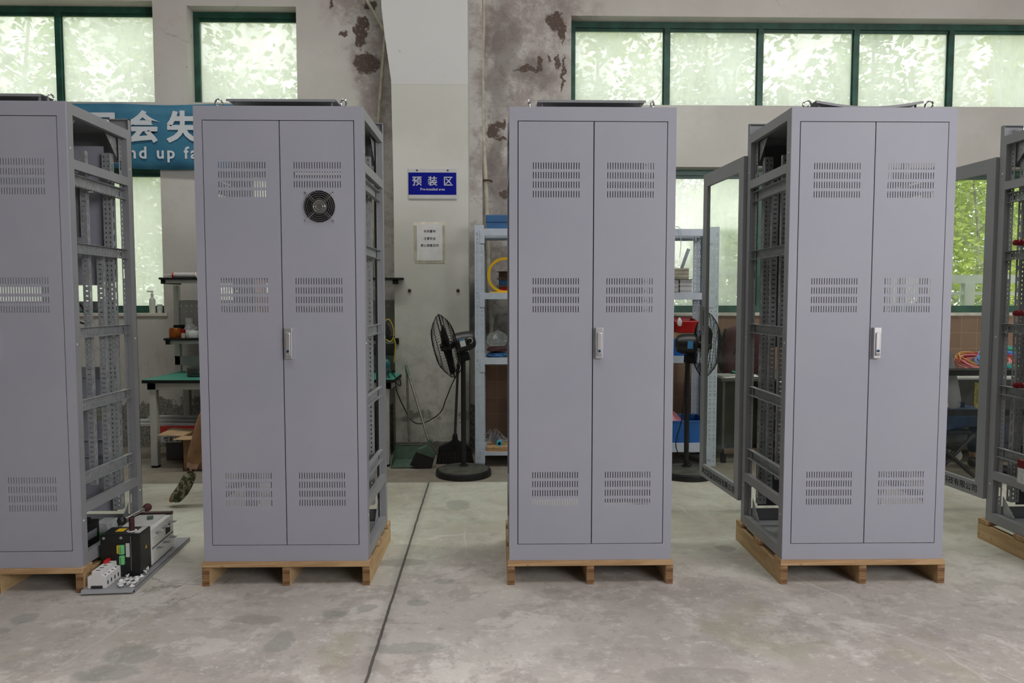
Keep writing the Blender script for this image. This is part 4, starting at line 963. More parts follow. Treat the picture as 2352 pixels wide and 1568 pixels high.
# ------------------------------------------------------------------ boltless shelves
def shelf_unit(label, x0, x1, y0, y1, h, beams):
    t = thing('shelving_rack', label, 'shelf', (x0, y0, 0), 0, 'pale blue grey racks against the wall'); W_ = x1 - x0; D_ = y1 - y0
    def post(sx, back):
        b = MB(); pw = .078; xa, xb = (0, pw) if sx < 0 else (W_ - pw, W_); ya = 0 if not back else D_
        hs = []; z = .05
        while z < h - .04:
            for c in (.022, .058):
                cx_ = xa + c
                hs += [(cx_ - .0035, cx_ + .0035, z - .012, z - .005)]
                d = .006 if c < .04 else -.006
                hs += [(cx_ - d - .0012, cx_ - d + .0012, z + .014, z + .042), (cx_ + d - .0012, cx_ + d + .0012, z + .020, z + .036), (cx_ - .006, cx_ + .006, z + .041, z + .0435)]
            z += .0745
        b.plate(xa, xb, 0, h, ya - .001, ya + .001, hs)
        xc = xa if sx < 0 else xb; yy = (0, .045) if not back else (D_ - .045, D_)
        b.plate(yy[0], yy[1], 0, h, xc - .001, xc + .001, [(yy[0] + .018, yy[0] + .026, .06 + .0372 * k, .068 + .0372 * k) for k in range(int(h / .0372) - 2)], 'yzx')
        b.obj('post', 'shelf', t)
        b = MB(); b.box(xa, xb, yy[0], yy[1], 0, .006); b.obj('foot', 'blackmatt', t)
    for sx in (-1, 1):
        post(sx, False); post(sx, True)
    for z0, z1 in beams:
        for yy in (-.004, D_ + .002):
            b = MB(); b.box(.078, W_ - .078, yy, yy + .002, z0, z1); b.box(.078, W_ - .078, yy, yy + .03, z1 - .002, z1)
            if yy < 0:
                zz = min(z0 + .02, z1); 
                for xe in (.042, W_ - .082): b.box(xe, xe + .04, yy - .001, yy + .002, zz - .085, zz + .025 if z1 - z0 > .04 else zz + .02)
            b.obj('beam', 'shelf', t, bevel=.001)
        b = MB(); b.box(.01, W_ - .01, .012, D_ - .012, z1 - .012, z1 - .004); b.obj('shelf_board', 'shelf', t)
        for xx in (.002, W_ - .026): b = MB(); b.box(xx, xx + .024, .02, D_ - .02, z0 + .01, z0 + .035); b.obj('side_tie', 'shelf', t)
    return t
YS = 5.87
def zz(y): return at(1300, y, YS).z
LX0 = at(1091, 800, YS).x; LX1 = .80; RX1 = at(1648, 800, YS).x
shelf_unit('pale blue grey rack between the pillar and the middle cabinet', LX0, LX1, YS, YS + .50, zz(517), [(zz(541), zz(525)), (zz(687), zz(672)), (zz(836), zz(821)), (zz(1045), zz(1037))])
shelf_unit('pale blue grey rack right of the middle cabinet, holding a blue crate', LX1 + .03, RX1, YS, YS + .50, zz(520), [(zz(541), zz(525)), (zz(688), zz(672)), (zz(834), zz(818)), (zz(1039), zz(1019))])
br = MB(); br.tube([(1.10, YS + .56, .02), (1.74, YS + .56, zz(560))], .018, 4)
tag(br.obj('leaning_brace', 'shelf'), 'pale blue grey metal strip leaning behind the right rack', 'metal strip')

def tbox(name, label, cat, x0, x1, y0, y1, z0, z1, mat, group=None, bevel=.003, rz=0):
    b = MB(); b.box(-(x1 - x0) / 2, (x1 - x0) / 2, 0, y1 - y0, 0, z1 - z0)
    o = b.obj(name, mat, None, bevel=bevel, loc=((x0 + x1) / 2, y0, z0), rot=(0, 0, rz)); return tag(o, label, cat, group)
# left rack contents
t = thing('folder_box', 'blue folding box on top of the rack beside the pillar', 'box', (at(1117, 500, 5.9).x, 5.89, zz(525) - .004))
b = MB(); b.box(0, .33, 0, .26, 0, .058); b.obj('body', 'blueshade', t, bevel=.003)
b = MB(); b.box(-.004, .334, -.004, .264, .058, .118); b.obj('lid', 'blueshade', t, bevel=.004)
zs2 = zz(672) - .004; zs3 = zz(821) - .004; zs4 = zz(1037) - .004
# yellow cable reel and copper spools
sp = thing('yellow_hose_ring', 'yellow plastic ring standing on the second shelf beside the pillar', 'ring', (at(1160, 650, 5.95).x, 5.95, zs2))
rr = .15; b = MB(); vs_ = []; n_ = 40
for i in range(n_):
    a = 2 * pi * i / n_
    for (r_, yy) in ((rr, -.02), (rr, .02), (rr - .022, .02), (rr - .022, -.02)): vs_.append((cos(a) * r_ * 1.0, yy, rr + sin(a) * r_))
b.add(vs_, [(i * 4 + k, i * 4 + (k + 1) % 4, ((i + 1) % n_) * 4 + (k + 1) % 4, ((i + 1) % n_) * 4 + k) for i in range(n_) for k in range(4)]); b.obj('ring', 'yellow', sp)
b = MB(); b.box(-.13, .05, -.04, .04, 0, .012); b.obj('foot', 'yellow', sp, bevel=.003)
for i, (lab, zo) in enumerate((('brown cable spool, lowest behind the yellow ring', 0), ('brown cable spool, middle of three behind the yellow ring', .065), ('brown cable spool, topmost behind the yellow ring', .13))):
    t = thing('cable_spool', lab, 'spool', (at(1160, 650, 6.15).x + .03, 6.15, zs2 + zo), 0, 'spools on the second shelf')
    b = MB(); b.lathe([(.10, 0), (.10, .006), (.04, .006), (.04, .054), (.10, .054), (.10, .06), (.0001, .06)], 28); b.obj('flanges', 'deskedge', t, True)
    b = MB(); b.lathe([(.085, .007), (.085, .053)], 28); b.obj('winding', ['wirered', 'blueshade', 'rust'][i], t, True)
# bags on the third shelf
def bag(name, label, cat, x, y, z, w, d, h, mat, seed, group=None):
    rnd = random.Random(seed); b = MB(); nu, nv = 16, 8; vs_ = []
    for j in range(nv + 1):
        v = j / nv
        for i in range(nu):
            a = 2 * pi * i / nu; r = (sin(pi * (v * .9 + .1)) ** .5) * (1 - .25 * v) * (1 + rnd.uniform(-.12, .12))
            vs_.append((cos(a) * w / 2 * r, sin(a) * d / 2 * r, h * v * (1 + rnd.uniform(-.08, .08) * (v > .1))))
    b.add(vs_, [(j * nu + i, j * nu + (i + 1) % nu, (j + 1) * nu + (i + 1) % nu, (j + 1) * nu + i) for j in range(nv) for i in range(nu)] + [tuple(range(nu))[::-1], tuple(nv * nu + i for i in range(nu))])
    o = b.obj(name, mat, None, False, loc=(x, y, z)); return tag(o, label, cat, group)
xb = at(1142, 800, 6.0).x
bag('cloth_bundle', 'blue patterned bundle in plastic at the bottom of the third shelf pile', 'bundle', xb, 6.0, zs3, .22, .2, .045, 'blueshade', 1)
bag('cloth_bundle', 'red patterned bundle in plastic above the blue one', 'bundle', xb, 6.0, zs3 + .045, .20, .18, .05, 'maroon', 2)
bag('plastic_bag', 'crumpled clear plastic bag on the bundles of the third shelf', 'bag', xb, 6.0, zs3 + .095, .20, .17, .13, 'cfilm', 3)
# tray with ties and cyan box
tr = tbox('wooden_tray', 'wooden tray on the lowest shelf beside the pillar', 'tray', at(1118, 1030, 5.9).x, .32, 5.88, 6.15, zs4, zs4 + .045, 'woodx')
tt = MB(); rnd = random.Random(5); x0 = at(1135, 1010, 5.95).x
for k in range(22):
    a = rnd.uniform(-1.2, 1.2); L = rnd.uniform(.08, .15)
    tt.tube([(x0, 5.98, zs4 + .047), (x0 + sin(a) * L * .5, 5.98 + rnd.uniform(-.03, .03), zs4 + .05 + cos(a) * L), (x0 + sin(a) * L * 1.1, 5.97 + rnd.uniform(-.05, .04), zs4 + .05 + cos(a) * L * .4)], .0035, 5)
tag(tt.obj('cable_ties', 'frame'), 'tangle of grey metal straps on the wooden tray', 'straps', kind='stuff')
t = thing('small_carton', 'small cyan carton on the wooden tray', 'box', (at(1147, 1018, 5.92).x, 5.92, zs4 + .0455))
b = MB(); b.box(-.022, .022, 0, .04, 0, .04); b.obj('carton', 'cyan', t, bevel=.001)
b = MB(); b.lathe([(.012, -.001), (.0001, -.001)], 16, 'y', (0, 0, .02)); b.obj('emblem', 'ink', t)
# right rack contents
for i, (x0, x1, y0, y1, lab) in enumerate(((1505, 1580, 640, 616, 'grey stack of paper sheets, upper pile on the right rack'), (1560, 1588, 672, 643, 'pale block of paper on the second shelf, below the wide stack'), (1500, 1557, 672, 643, 'brownish block of paper at the left of the pale block'))):
    xa, xb = at(x0, 640, 5.95).x, at(x1, 640, 5.95).x
    z1_, z0_ = at(x0, y1, 5.95).z, (zs2 if i else at(x0, 641, 5.95).z)
    if i: z1_ = at(x0, 642, 5.95).z
    t = thing('paper_stack', lab, 'paper stack', ((xa + xb) / 2, 5.92, z0_), 0, 'paper piles on the right rack'); hh = z1_ - z0_; rnd = random.Random(i)
    b = MB(); n_ = 14
    for k in range(n_): j = rnd.uniform(-.004, .004); b.box(-(xb - xa) / 2 + j, (xb - xa) / 2 + j, j, .30 + j, hh * k / n_, hh * (k + .9) / n_)
    b.obj('sheets', ['pipe', 'signgrey', 'benchwhite'][i], t)
    if i == 0: b = MB(); b.box(-(xb - xa) / 2 - .01, (xb - xa) / 2 + .03, -.01, .3, -.004, -.0005); b.obj('divider', 'blackmatt', t)
cable('pale string hanging from the top beam of the right rack with a tag', [at(1549, 520, 5.86), at(1562, 525, 5.84), at(1564, 560, 5.855), at(1561, 592, 5.855)], .0025, 'white', 'hanging_string', 'string')
zr3 = zz(818) - .004; zr4 = zz(1019) - .004
def bin_(name, label, cat, xc, yc, z, w, d, h, mat, flare=.9, group=None, low=1.0):
    t = thing(name, label, cat, (xc, yc, z), 0, group); b = MB(); th = .004
    def ring(s, zz_, inset, fr): return [(-w / 2 * s + inset, -d / 2 * s + inset, zz_ * fr), (w / 2 * s - inset, -d / 2 * s + inset, zz_ * fr), (w / 2 * s - inset, d / 2 * s - inset, zz_), (-w / 2 * s + inset, d / 2 * s - inset, zz_)]
    v = ring(flare, 0, 0, 1) + ring(1, h, 0, low) + ring(1, h, th, low) + ring(flare, th, th, 1)
    b.add(v, [(0, 3, 2, 1)] + [(a + i, a + (i + 1) % 4, a + 4 + (i + 1) % 4, a + 4 + i) for a in (0, 4, 8) for i in range(4)] + [(12, 13, 14, 15)])
    b.obj('body', mat, t)
    b = MB(); v = ring(1, h, 0, low); c = ring(1, h, -.008, low)
    b.tube([Vector(q) for q in v], .006, 6, closed=True); b.obj('rim', mat, t)
    return t
bin_('parts_bin', 'open red plastic parts bin on the third shelf behind the right fan', 'bin', at(1570, 750, 5.99).x, 5.99, zr3 + .20, .19, .2, .115, 'red', .75, low=.8)
bag('crumpled_wrapper', 'crumpled white wrapper hanging on the red parts bin', 'wrapper', at(1560, 748, 5.9).x, 5.885, zr3 + .255, .045, .02, .07, 'white', 8)
tbox('book', 'worn thick book under the red parts bin', 'book', at(1545, 770, 5.95).x, at(1572, 770, 5.95).x + .08, 5.92, 6.12, zr3 + .145, zr3 + .198, 'cardin')
tbox('storage_box', 'blue plastic box on the third shelf behind the right fan motor', 'box', at(1500, 800, 5.95).x, at(1598, 800, 5.95).x, 5.9, 6.2, zr3, zr3 + .144, 'blue')
bc = bin_('storage_crate', 'large blue plastic crate on the lowest shelf of the right rack', 'crate', at(1560, 990, 6.05).x - .1, 6.06, zr4, .60, .36, .19, 'blue', .94)
for k in range(6): b = MB(); xx = -.25 + k * .1; b.box(xx - .003, xx + .003, -.178, -.166, .0, .16); b.obj('rib', 'blue', bc, bevel=.001)
bag('wire_bundle', 'pale red bundle of wires heaped in the blue crate', 'bundle', bc.location.x - .05, 6.06, zr4 + .01, .42, .27, .27, 'wirepink', 12)

# ------------------------------------------------------------------ workbench on the left
BX0, BX1, BY0, BY1, BZ = -2.94, at(906, 870, 5.9).x, 5.87, 6.62, .742
wb = thing('workbench', 'grey steel workbench with green mat top and two upper shelves', 'workbench', (BX0, BY0, 0)); W_ = BX1 - BX0; D_ = BY1 - BY0
def bpart(name, boxes, mat, bevel=.002, parent=None):
    b = MB()
    for q in boxes: b.box(*q)
    return b.obj(name, mat, parent or wb, bevel=bevel)
bpart('tabletop', [(0, W_, 0, D_, BZ - .028, BZ - .003)], 'blackmatt')
bpart('green_mat', [(.002, W_ - .002, .002, D_ - .002, BZ - .003, BZ)], 'greenmat', 0)
bpart('apron', [(.03, W_ - .03, .03, .06, BZ - .085, BZ - .028), (.03, .06, .03, D_ - .03, BZ - .085, BZ - .028), (W_ - .06, W_ - .03, .03, D_ - .03, BZ - .085, BZ - .028)], 'benchwhite')
for xx in (.045, W_ - .105):
    for yy in (.03, D_ - .09):
        l = bpart('leg', [(xx, xx + .055, yy, yy + .055, .018, BZ - .028)], 'benchwhite')
        bpart('foot', [(xx, xx + .055, yy, yy + .055, 0, .018)], 'blackmatt', parent=l)
YB = BY1 - .05
def wl(x, y, Y): q = at(x, y, Y); return q.x - BX0, q.z
u0 = wl(398, 700, YB)[0]; u1 = W_ - .09
for u in (u0, u1): bpart('upright', [(u, u + .05, YB - BY0 - .0, YB - BY0 + .045, BZ, wl(400, 655, YB)[1])], 'benchwhite')
bpart('back_rail', [(u0, u1, YB - BY0, YB - BY0 + .02, wl(420, 838, YB)[1], wl(420, 817, YB)[1])], 'benchwhite')
s1 = wl(364, 637, 6.24); s2 = wl(375, 777, 6.30)
SH = []
for (sx, szt), yf in ((s1, 6.24), (s2, 6.30)):
    bpart('upper_shelf', [(sx, W_ + .03 if yf < 6.27 else W_ - .02, yf - BY0, YB - BY0 + .04, szt - .018, szt)], 'blackmatt')
    bpart('shelf_rail', [(sx + .03, W_ - .02, yf - BY0 + .02, yf - BY0 + .045, szt - .05, szt - .018)], 'benchwhite')
    bpart('shelf_bracket', [(sx + .012, sx + .05, yf - BY0 + .01, YB - BY0, szt - .055, szt - .018)], 'blackmatt')
    bpart('shelf_bracket', [(W_ - .06, W_ - .02, yf - BY0 + .01, YB - BY0, szt - .055, szt - .018)], 'blackmatt')
    SH.append(szt)
pz0, pz1 = wl(420, 772, YB)[1], wl(420, 689, YB)[1]
b = MB(); hs = [(x - .007, x + .007, z - .007, z + .007) for x in [u0 + .06 + .05 * i for i in range(int((u1 - u0) / .05) - 1)] for z in [pz0 + .03 + .05 * j for j in range(int((pz1 - pz0) / .05))]]
b.plate(u0 + .03, u1, pz0, pz1, YB - BY0 + .02, YB - BY0 + .022, hs); b.obj('pegboard', 'benchwhite', wb)
# things on the bench
def cyl(name, label, cat, x, y, Y, z, r, h, mat, group=None, cap=None, label_mat=None):
    q = at(x, y, Y); t = thing(name, label, cat, (q.x, Y, z), 0, group)
    b = MB(); b.lathe([(r * .96, 0), (r, .004), (r, h - .004), (r * .96, h), (.0001, h)], 28); b.obj('body', mat, t, True)
    return t
t = thing('sealant_cartridge', 'white and red sealant cartridge lying on the top bench shelf', 'cartridge', (at(397, 628, 6.4).x, 6.4, SH[0] + .024))
b = MB(); b.lathe([(.023, 0), (.024, .004), (.024, .215), (.0001, .215)], 24, 'x'); b.obj('body', 'paper', t, True)
b = MB(); b.lathe([(.0245, .0), (.0245, .014)], 24, 'x'); b.lathe([(.0243, .02), (.0243, .2)], 24, 'x'); o = b.obj('red_band', 'red', t, True); 
b = MB(); b.lathe([(.0247, .022), (.0247, .196)], 24, 'x'); b.obj('printed_label', 'signgrey', t, True)
b = MB(); b.lathe([(.003, -.09), (.008, -.02), (.010, 0)], 12, 'x'); b.obj('nozzle', 'white', t, True)
t = cyl('copper_spool', 'spool of shining copper wire on the second bench shelf', 'spool', 402, 775, 6.38, SH[1], .048, .088, 'copper')
b = MB(); b.lathe([(.012, .0881), (.046, .0885), (.046, .0895), (.0001, .0895)][::1], 24); b.obj('rim', 'rust', t)
t = cyl('tape_roll', 'black tape roll stacked behind the copper spool', 'tape', 412, 770, 6.50, SH[1] + .08, .048, .032, 'blackmatt')
t = cyl('tape_roll', 'red tape roll beside the copper spool', 'tape', 420, 775, 6.47, SH[1], .026, .078, 'red')
t = cyl('tape_roll', 'small brown tape roll in front of the red one', 'tape', 421, 775, 6.39, SH[1], .020, .042, 'pipe')
t = cyl('plastic_tub', 'clear plastic tub holding a crumpled bag, second bench shelf', 'tub', 442, 775, 6.42, SH[1], .055, .065, 'clear')
q = at(438, 757, 6.42); bag('plastic_bag', 'crumpled clear bag bulging from the plastic tub', 'bag', q.x, 6.42, SH[1] + .066, .12, .09, .06, 'cfilm', 21)
t = cyl('spray_can', 'white and lilac can behind the plastic tub', 'can', 435, 760, 6.52, SH[1], .032, .175, 'white')
b = MB(); b.lathe([(.0325, .02), (.0325, .11)], 24); b.obj('label_band', plain('lilac_print', (.42, .38, .62), .5), t, True)
# wrapped coil on the mat
q = at(452, 850, 6.2); t = thing('wrapped_cable_coil', 'black cable coil wrapped in film on the green bench mat', 'cable coil', (q.x + .03, 6.15, BZ))
b = MB()
for k in range(4):
    for r_ in (.062, .078): b.tube([(cos(a) * r_, sin(a) * r_, .012 + .02 * k) for a in [2 * pi * i / 28 for i in range(28)]], .010, 7, closed=True)
b.obj('coil', 'blackmatt', t, True)
b = MB(); rnd = random.Random(4)
b.lathe([(.045, .0), (.088, .004), (.096, .04), (.088, .084), (.045, .09)], 18); 
b.obj('film_wrap', 'cfilm', t)
# right end of the bench: bag and cables
q = at(889, 760, 6.25); bag('cloth_bag', 'black cloth bag hanging at the right end of the bench rack', 'bag', q.x - .02, 6.22, at(889, 783, 6.22).z, .12, .08, .17, 'black', 31)
cable('loop of yellow cable round the black bag at the right end of the bench', [at(880, 740, 6.15), at(893, 733, 6.15), at(903, 752, 6.15), at(904, 772, 6.15), at(897, 784, 6.15), at(886, 779, 6.15)], .004, 'wireyellow', 'yellow_cable')
cable('yellow cable hanging down beside the pillar', [at(905, 776, 6.28), at(908, 790, 6.28), at(907, 810, 6.28), at(905, 832, 6.28)], .006, 'wireyellow', 'yellow_cable')
cable('tangled black cable on the right end of the green bench mat', [at(884, 872, 5.95), at(890, 848, 6.0), at(900, 856, 6.0), at(908, 868, 6.02), at(896, 870, 5.98), at(886, 858, 6.0), at(895, 850, 6.1)], .005, 'black')
t = thing('power_drill', 'dark teal hand tool standing on the right end of the bench', 'tool', (at(887, 850, 6.05).x, 6.08, BZ))
b = MB(); b.lathe([(.02, 0), (.022, .05), (.03, .09), (.028, .13), (.012, .15), (.0001, .15)], 16); b.obj('body', plain('dark_teal_plastic', (.01, .10, .11), .4), t, True)
# pump bottle on the sill
t = thing('pump_bottle', 'translucent pump bottle on the sill of the lower left window', 'bottle', (at(350, 700, 6.82).x, 6.82, ZL0 + .002))
b = MB(); b.lathe([(.026, 0), (.028, .01), (.028, .125), (.018, .145), (.012, .15), (.012, .165)], 20); b.obj('body', 'offwhite', t, True)
b = MB(); b.lathe([(.013, .163), (.013, .185), (.005, .187), (.005, .20), (.0001, .20)], 14); b.box(-.045, .01, -.008, .008, .198, .212); b.obj('pump', 'white', t)
t = thing('small_jar', 'small clear jar beside the pump bottle on the sill', 'jar', (at(367, 700, 6.84).x, 6.84, ZL0 + .002))
b = MB(); b.lathe([(.022, 0), (.024, .008), (.024, .06), (.02, .066)], 18); b.obj('body', 'clear', t, True)
b = MB(); b.lathe([(.023, .065), (.023, .082), (.0001, .083)], 18); b.obj('lid', 'offwhite', t, True)

# ------------------------------------------------------------------ things under the bench
def carton(label, x0, x1, y0, y1, z0, h, mat, flaps=True, name='cardboard_box'):
    t = thing(name, label, 'box', ((x0 + x1) / 2, (y0 + y1) / 2, z0)); w, d = (x1 - x0) / 2, (y1 - y0) / 2
    b = MB(); th = .005
    b.box(-w, w, -d, -d + th, 0, h); b.box(-w, w, d - th, d, 0, h); b.box(-w, -w + th, -d, d, 0, h); b.box(w - th, w, -d, d, 0, h); b.box(-w, w, -d, d, 0, th)
    b.obj('body', mat, t)
    if flaps:
        for nm, pts in (('flap', [(-w, -d, h), (w, -d, h), (w, -d - .10, h - .012), (-w - .04, -d - .10, h - .012)]),
                        ('flap', [(-w, -d, h), (-w, d, h), (-w - .20, d * .8, h + .02), (-w - .22, -d * .8, h + .0)]),
                        ('flap', [(-w, d, h), (w, d, h), (w, d + .09, h + .07), (-w, d + .09, h + .07)])):
            b = MB(); b.add(pts + [(p_[0], p_[1], p_[2] + .004) for p_ in pts], [(0, 3, 2, 1), (4, 5, 6, 7)] + [(i, (i + 1) % 4, 4 + (i + 1) % 4, 4 + i) for i in range(4)])
            b.obj(nm, 'cardin', t)
    return t
cb_ = carton('open brown cardboard box under the right part of the bench', at(420, 1050, 5.8).x, at(420, 1050, 5.8).x + .36, 5.80, 6.10, 0, .285, 'card')
b = MB(); b.tube([(cos(a) * .05, 0, sin(a) * .032) for a in [R(100) + R(12) * i for i in range(20)]], .0022, 4); b.obj('printed_ring', 'blue', cb_, loc=(-.04, -.151, .235))
lettering('lettering', 'BOR', .05, 'ink', (-.04, -.1505, .235), cb_, depth=.0002)
rb = tbox('red_carton', 'red and white printed carton standing under the bench behind the leg', 'box', -2.93, -2.2, 6.15, 6.45, .20, .34, 'red')
rb.location.z = .165; 
b = MB(); b.box(-.365, .365, -.003, -.001, -.0, .058); b.obj('white_band', 'paper', rb)
for i, ch in enumerate('膨胀螺丝'): lettering('lettering', ch, .042, 'ink', (-.315 + .048 * i, -.0035, .022), rb, depth=.0003, bold=.001)
lettering('lettering', 'EXPANSION SERIES', .016, 'maroon', (-.245, -.0035, .05), rb, depth=.0003)
for i in range(2): b = MB(); b.tube([(cos(a) * .017, -.002, sin(a) * .015) for a in [2 * pi * k / 20 for k in range(20)]], .0018, 5, closed=True); b.obj('printed_ring', 'pipe', rb, loc=(-.28 + .045 * i, 0, .112))
lb = tbox('wooden_block', 'dark low crate under the red carton beneath the bench', 'crate', -2.9, -2.25, 6.18, 6.48, 0, .163, 'dark')
for i in range(5):
    b = MB(); b.box(-.60, .42, 0, .05, 0, .022); z = .306 + .0225 * (i // 2)
    o = b.obj('aluminium_profile', 'zinc' if i % 2 else 'signgrey', None, bevel=.002, loc=(-2.62 + .03 * i, 6.17 + .09 * (i % 2) + .06 * (i // 2), z))
    tag(o, 'long light metal profile lying on the red carton under the bench', 'metal profile', 'metal profiles under the bench')
for k, (xa, xb, dz) in enumerate(((375, 415, 0), (398, 412, 8), (408, 440, 3), (425, 458, 0))):
    lab = ('black bar lying across the metal profiles under the bench', 'short black bar sticking up from the pile under the bench', 'reddish bar in the pile under the bench', 'black bar at the right end of the pile under the bench')[k]
    b = MB(); b.tube([at(xa, 965 + (8 if k == 1 else 0), 6.36 + .02 * k), at(xb, 966 - (5 if k == 1 else 0), 6.38 + .02 * k)], .013, 8)
    tag(b.obj('metal_bar', 'maroon' if k == 2 else 'black'), lab, 'bar')

# ------------------------------------------------------------------ breaker unit on a tray by the left cabinet
tr = thing('steel_tray', 'grey steel tray on the floor carrying the black breaker unit', 'tray', (-1.74, 3.335, 0), R(4))
TW, TL = .245, .75
b = MB(); b.plate(-TW, 0, .02, TL, .020, .0225, [(-.215, -.195, .03, .036), (-.06, -.04, .03, .036)], 'xyz'); b.obj('deck', 'frame', tr)
b = MB(); b.prism([(-TW, .02), (0, .02), (-.018, 0), (-TW + .018 - .02, 0)], .0055, .0075, 'z'); 
b = MB(); b.add([(-TW, .02, .0225), (0, .02, .0225), (-.004, 0, .010), (-TW + .004, 0, .010), (-TW, .02, .02), (0, .02, .02), (-.004, 0, .008), (-TW + .004, 0, .008)], [(0, 3, 2, 1), (4, 5, 6, 7), (3, 7, 6, 2), (0, 4, 7, 3), (1, 2, 6, 5)]); b.obj('front_lip', 'frame', tr)
b = MB(); b.box(-.002, 0, .02, TL, 0, .0225); b.box(-TW, -TW + .002, .02, TL, 0, .0225); b.obj('side_lip', 'frame', tr)
bu = thing('changeover_breaker', 'black and white breaker unit with a double knob lever on the tray', 'breaker', (-1.785, 3.50, .0228), R(4))
# local: x -W..0, y depth
b = MB(); b.box(-.19, 0, 0, .13, .0, .214); b.obj('black_housing', 'black', bu, bevel=.004)
b = MB(); b.box(-.045, -.0435, -.0006, 0, .03, .205); b.obj('cover_seam', 'frame', bu)
b = MB(); b.box(-.18, .0, .131, .43, .004, .190); b.obj('white_body', 'white', bu, bevel=.004)
b = MB(); b.box(-.17, -.03, .135, .40, .190, .1935); b.obj('grey_cover', 'signgrey', bu, bevel=.001)
b = MB(); b.box(-.185, .0, .40, .434, .185, .203); b.obj('maroon_cover', plain('dark_maroon_plastic', (.03, .006, .010), .35), bu, bevel=.003)
b = MB(); b.box(.0, .003, .15, .24, .015, .065); b.box(.0, .008, .145, .30, .10, .150); b.obj('side_block', 'offwhite', bu, bevel=.001)
b = MB(); b.box(.0, .002, .140, .42, .088, .092); b.box(0, .002, .32, .38, .105, .15); b.obj('side_groove', 'ink', bu)
for i in range(3):
    for z in (.072, .158):
        b = MB(); b.plate(0, .035, .19 + .085 * i, .218 + .085 * i, z, z + .004, [(.018, .026, .200 + .085 * i, .208 + .085 * i)], 'xyz'); b.obj('terminal', 'zinc', bu)
sh_ = MB(); sh_.lathe([(.013, .213), (.013, .285), (.0001, .285)], 18, c=(-.06, .055, 0)); o = sh_.obj('lever_shaft', 'maroon', bu, True)
b = MB(); b.lathe([(.024, .2142), (.024, .2175), (.0131, .218)], 20, c=(-.06, .055, 0)); b.obj('shaft_ring', 'white', bu, True)
a_, c_ = Vector((-.085, .005, .283)), Vector((-.015, .135, .310))
b = MB(); b.tube([a_, c_], .0075, 10); b.obj('lever_bar', 'chrome', bu, True)
for nm, pp, mt in (('lever_knob', a_, 'black'), ('lever_knob', c_, 'maroon')):
    b = MB(); b.lathe([(.0001, -.022)] + [(.0215 * cos(R(a)), .021 * sin(R(a))) for a in range(-75, 90, 15)] + [(.0001, .022)], 18, c=tuple(pp)); b.obj(nm, mt, bu, True)
for (x, z, h_) in ((-.095, .118, .045), (-.095, .066, .045), (-.180, .025, .04)):
    b = MB(); b.box(x, x + .022, -.016, .0, z, z + h_); o = b.obj('green_terminal', 'termgreen', bu, bevel=.002)
    b = MB(); [b.box(x + .005, x + .009, -.0165, -.016, z + .004 + .0072 * k, z + .008 + .0072 * k) for k in range(5)]; b.obj('terminal_holes', 'ink', o)
b = MB(); b.box(-.108, -.097, -.008, 0, .121, .161); b.obj('yellow_terminal', 'yellow', bu)
b = MB(); b.box(-.068, -.05, -.0012, 0, .10, .17); b.obj('rating_plate', 'signgrey', bu)
for (x, z) in ((-.172, .198), (-.09, .198)): b = MB(); b.lathe([(.006, -.0015), (.007, -.0012), (.007, 0)], 14, 'y', (x, 0, z)); b.obj('screw', 'frame', bu)
b = MB(); b.box(-.14, -.10, .05, .10, .2142, .2150); b.obj('yellow_label', 'yellow', bu)
b = MB(); b.box(-.035, -.008, .02, .12, .2142, .2150); b.obj('top_label', 'signgrey', bu)
b = MB(); b.prism([(.06, .12), (.08, .12), (.07, .136)], .0002, .0012, 'x'); b.obj('warning_mark', 'yellow', bu)
o = tbox('leaf_scrap', 'crumpled green scrap on top of the white breaker body', 'scrap', -1.895, -1.865, 3.80, 3.83, .2165, .232, 'gbroom', rz=.4)
# miniature breaker
mc = thing('circuit_breaker', 'white miniature circuit breaker with red toggles at the front of the tray', 'breaker', (-1.922, 3.352, .0228), R(2)); mc.scale = (1.15, 1.12, 1.1)
prof = [(-.036, 0), (.040, 0), (.040, .052), (.024, .056), (.024, .076), (-.018, .076), (-.018, .056), (-.036, .052)]
for k in range(6):
    b = MB(); b.prism(prof, k * .0295, k * .0295 + .0285, 'y'); o = b.obj('pole_module', 'white', mc, bevel=.0015)
    b = MB(); b.box(.0402, .0408, k * .0295 + .010, k * .0295 + .018, .014, .030); b.box(.028, .034, k * .0295 + .010, k * .0295 + .018, .0548, .0558); b.box(-.005, .012, k * .0295 + .008, k * .0295 + .014, .0762, .0768); b.obj('screw_hole', 'ink', o)
b = MB(); b.box(-.012, .0, .085, .17, .076, .090); b.obj('red_toggle', 'red', mc, bevel=.002)
b = MB(); b.box(-.02, .025, -.004, 0, .002, .012); b.obj('rail_clip', 'ink', mc)
# white plastic caps
cap0 = MB(); cap0.lathe([(.0001, .0), (.011, .0), (.0125, .002), (.0125, .0035), (.009, .006), (.0045, .0065), (.004, .013), (.0001, .013)], 16)
cm = cap0.mesh('blanking_plug', 'white', True); rnd = random.Random(11)
cps = []
for k in range(22):
    for _ in range(200):
        y = rnd.uniform(.03, .25); x = rnd.uniform(-.125, -.02)
        if x < -.085 or y > .15: continue
        if all((x - a) ** 2 + (y - c) ** 2 > .00042 for a, c in cps): break
    cps.append((x, y)); o = link('blanking_plug', cm, None); o.location = tr.matrix_world @ Vector((0, 0, 0)) if False else Vector((-1.74, 3.335, .0228)) + Matrix.Rotation(R(4), 3, 'Z') @ Vector((x, y, 0))
    if k % 3 == 2: o.rotation_euler = (R(70), 0, rnd.uniform(0, 6)); o.location.z += .0115
    elif k % 3 == 1: o.rotation_euler = (R(180), 0, 0); o.location.z += .013
    tag(o, 'small white plastic plug scattered on the tray', 'plug', 'white plastic plugs on the tray')

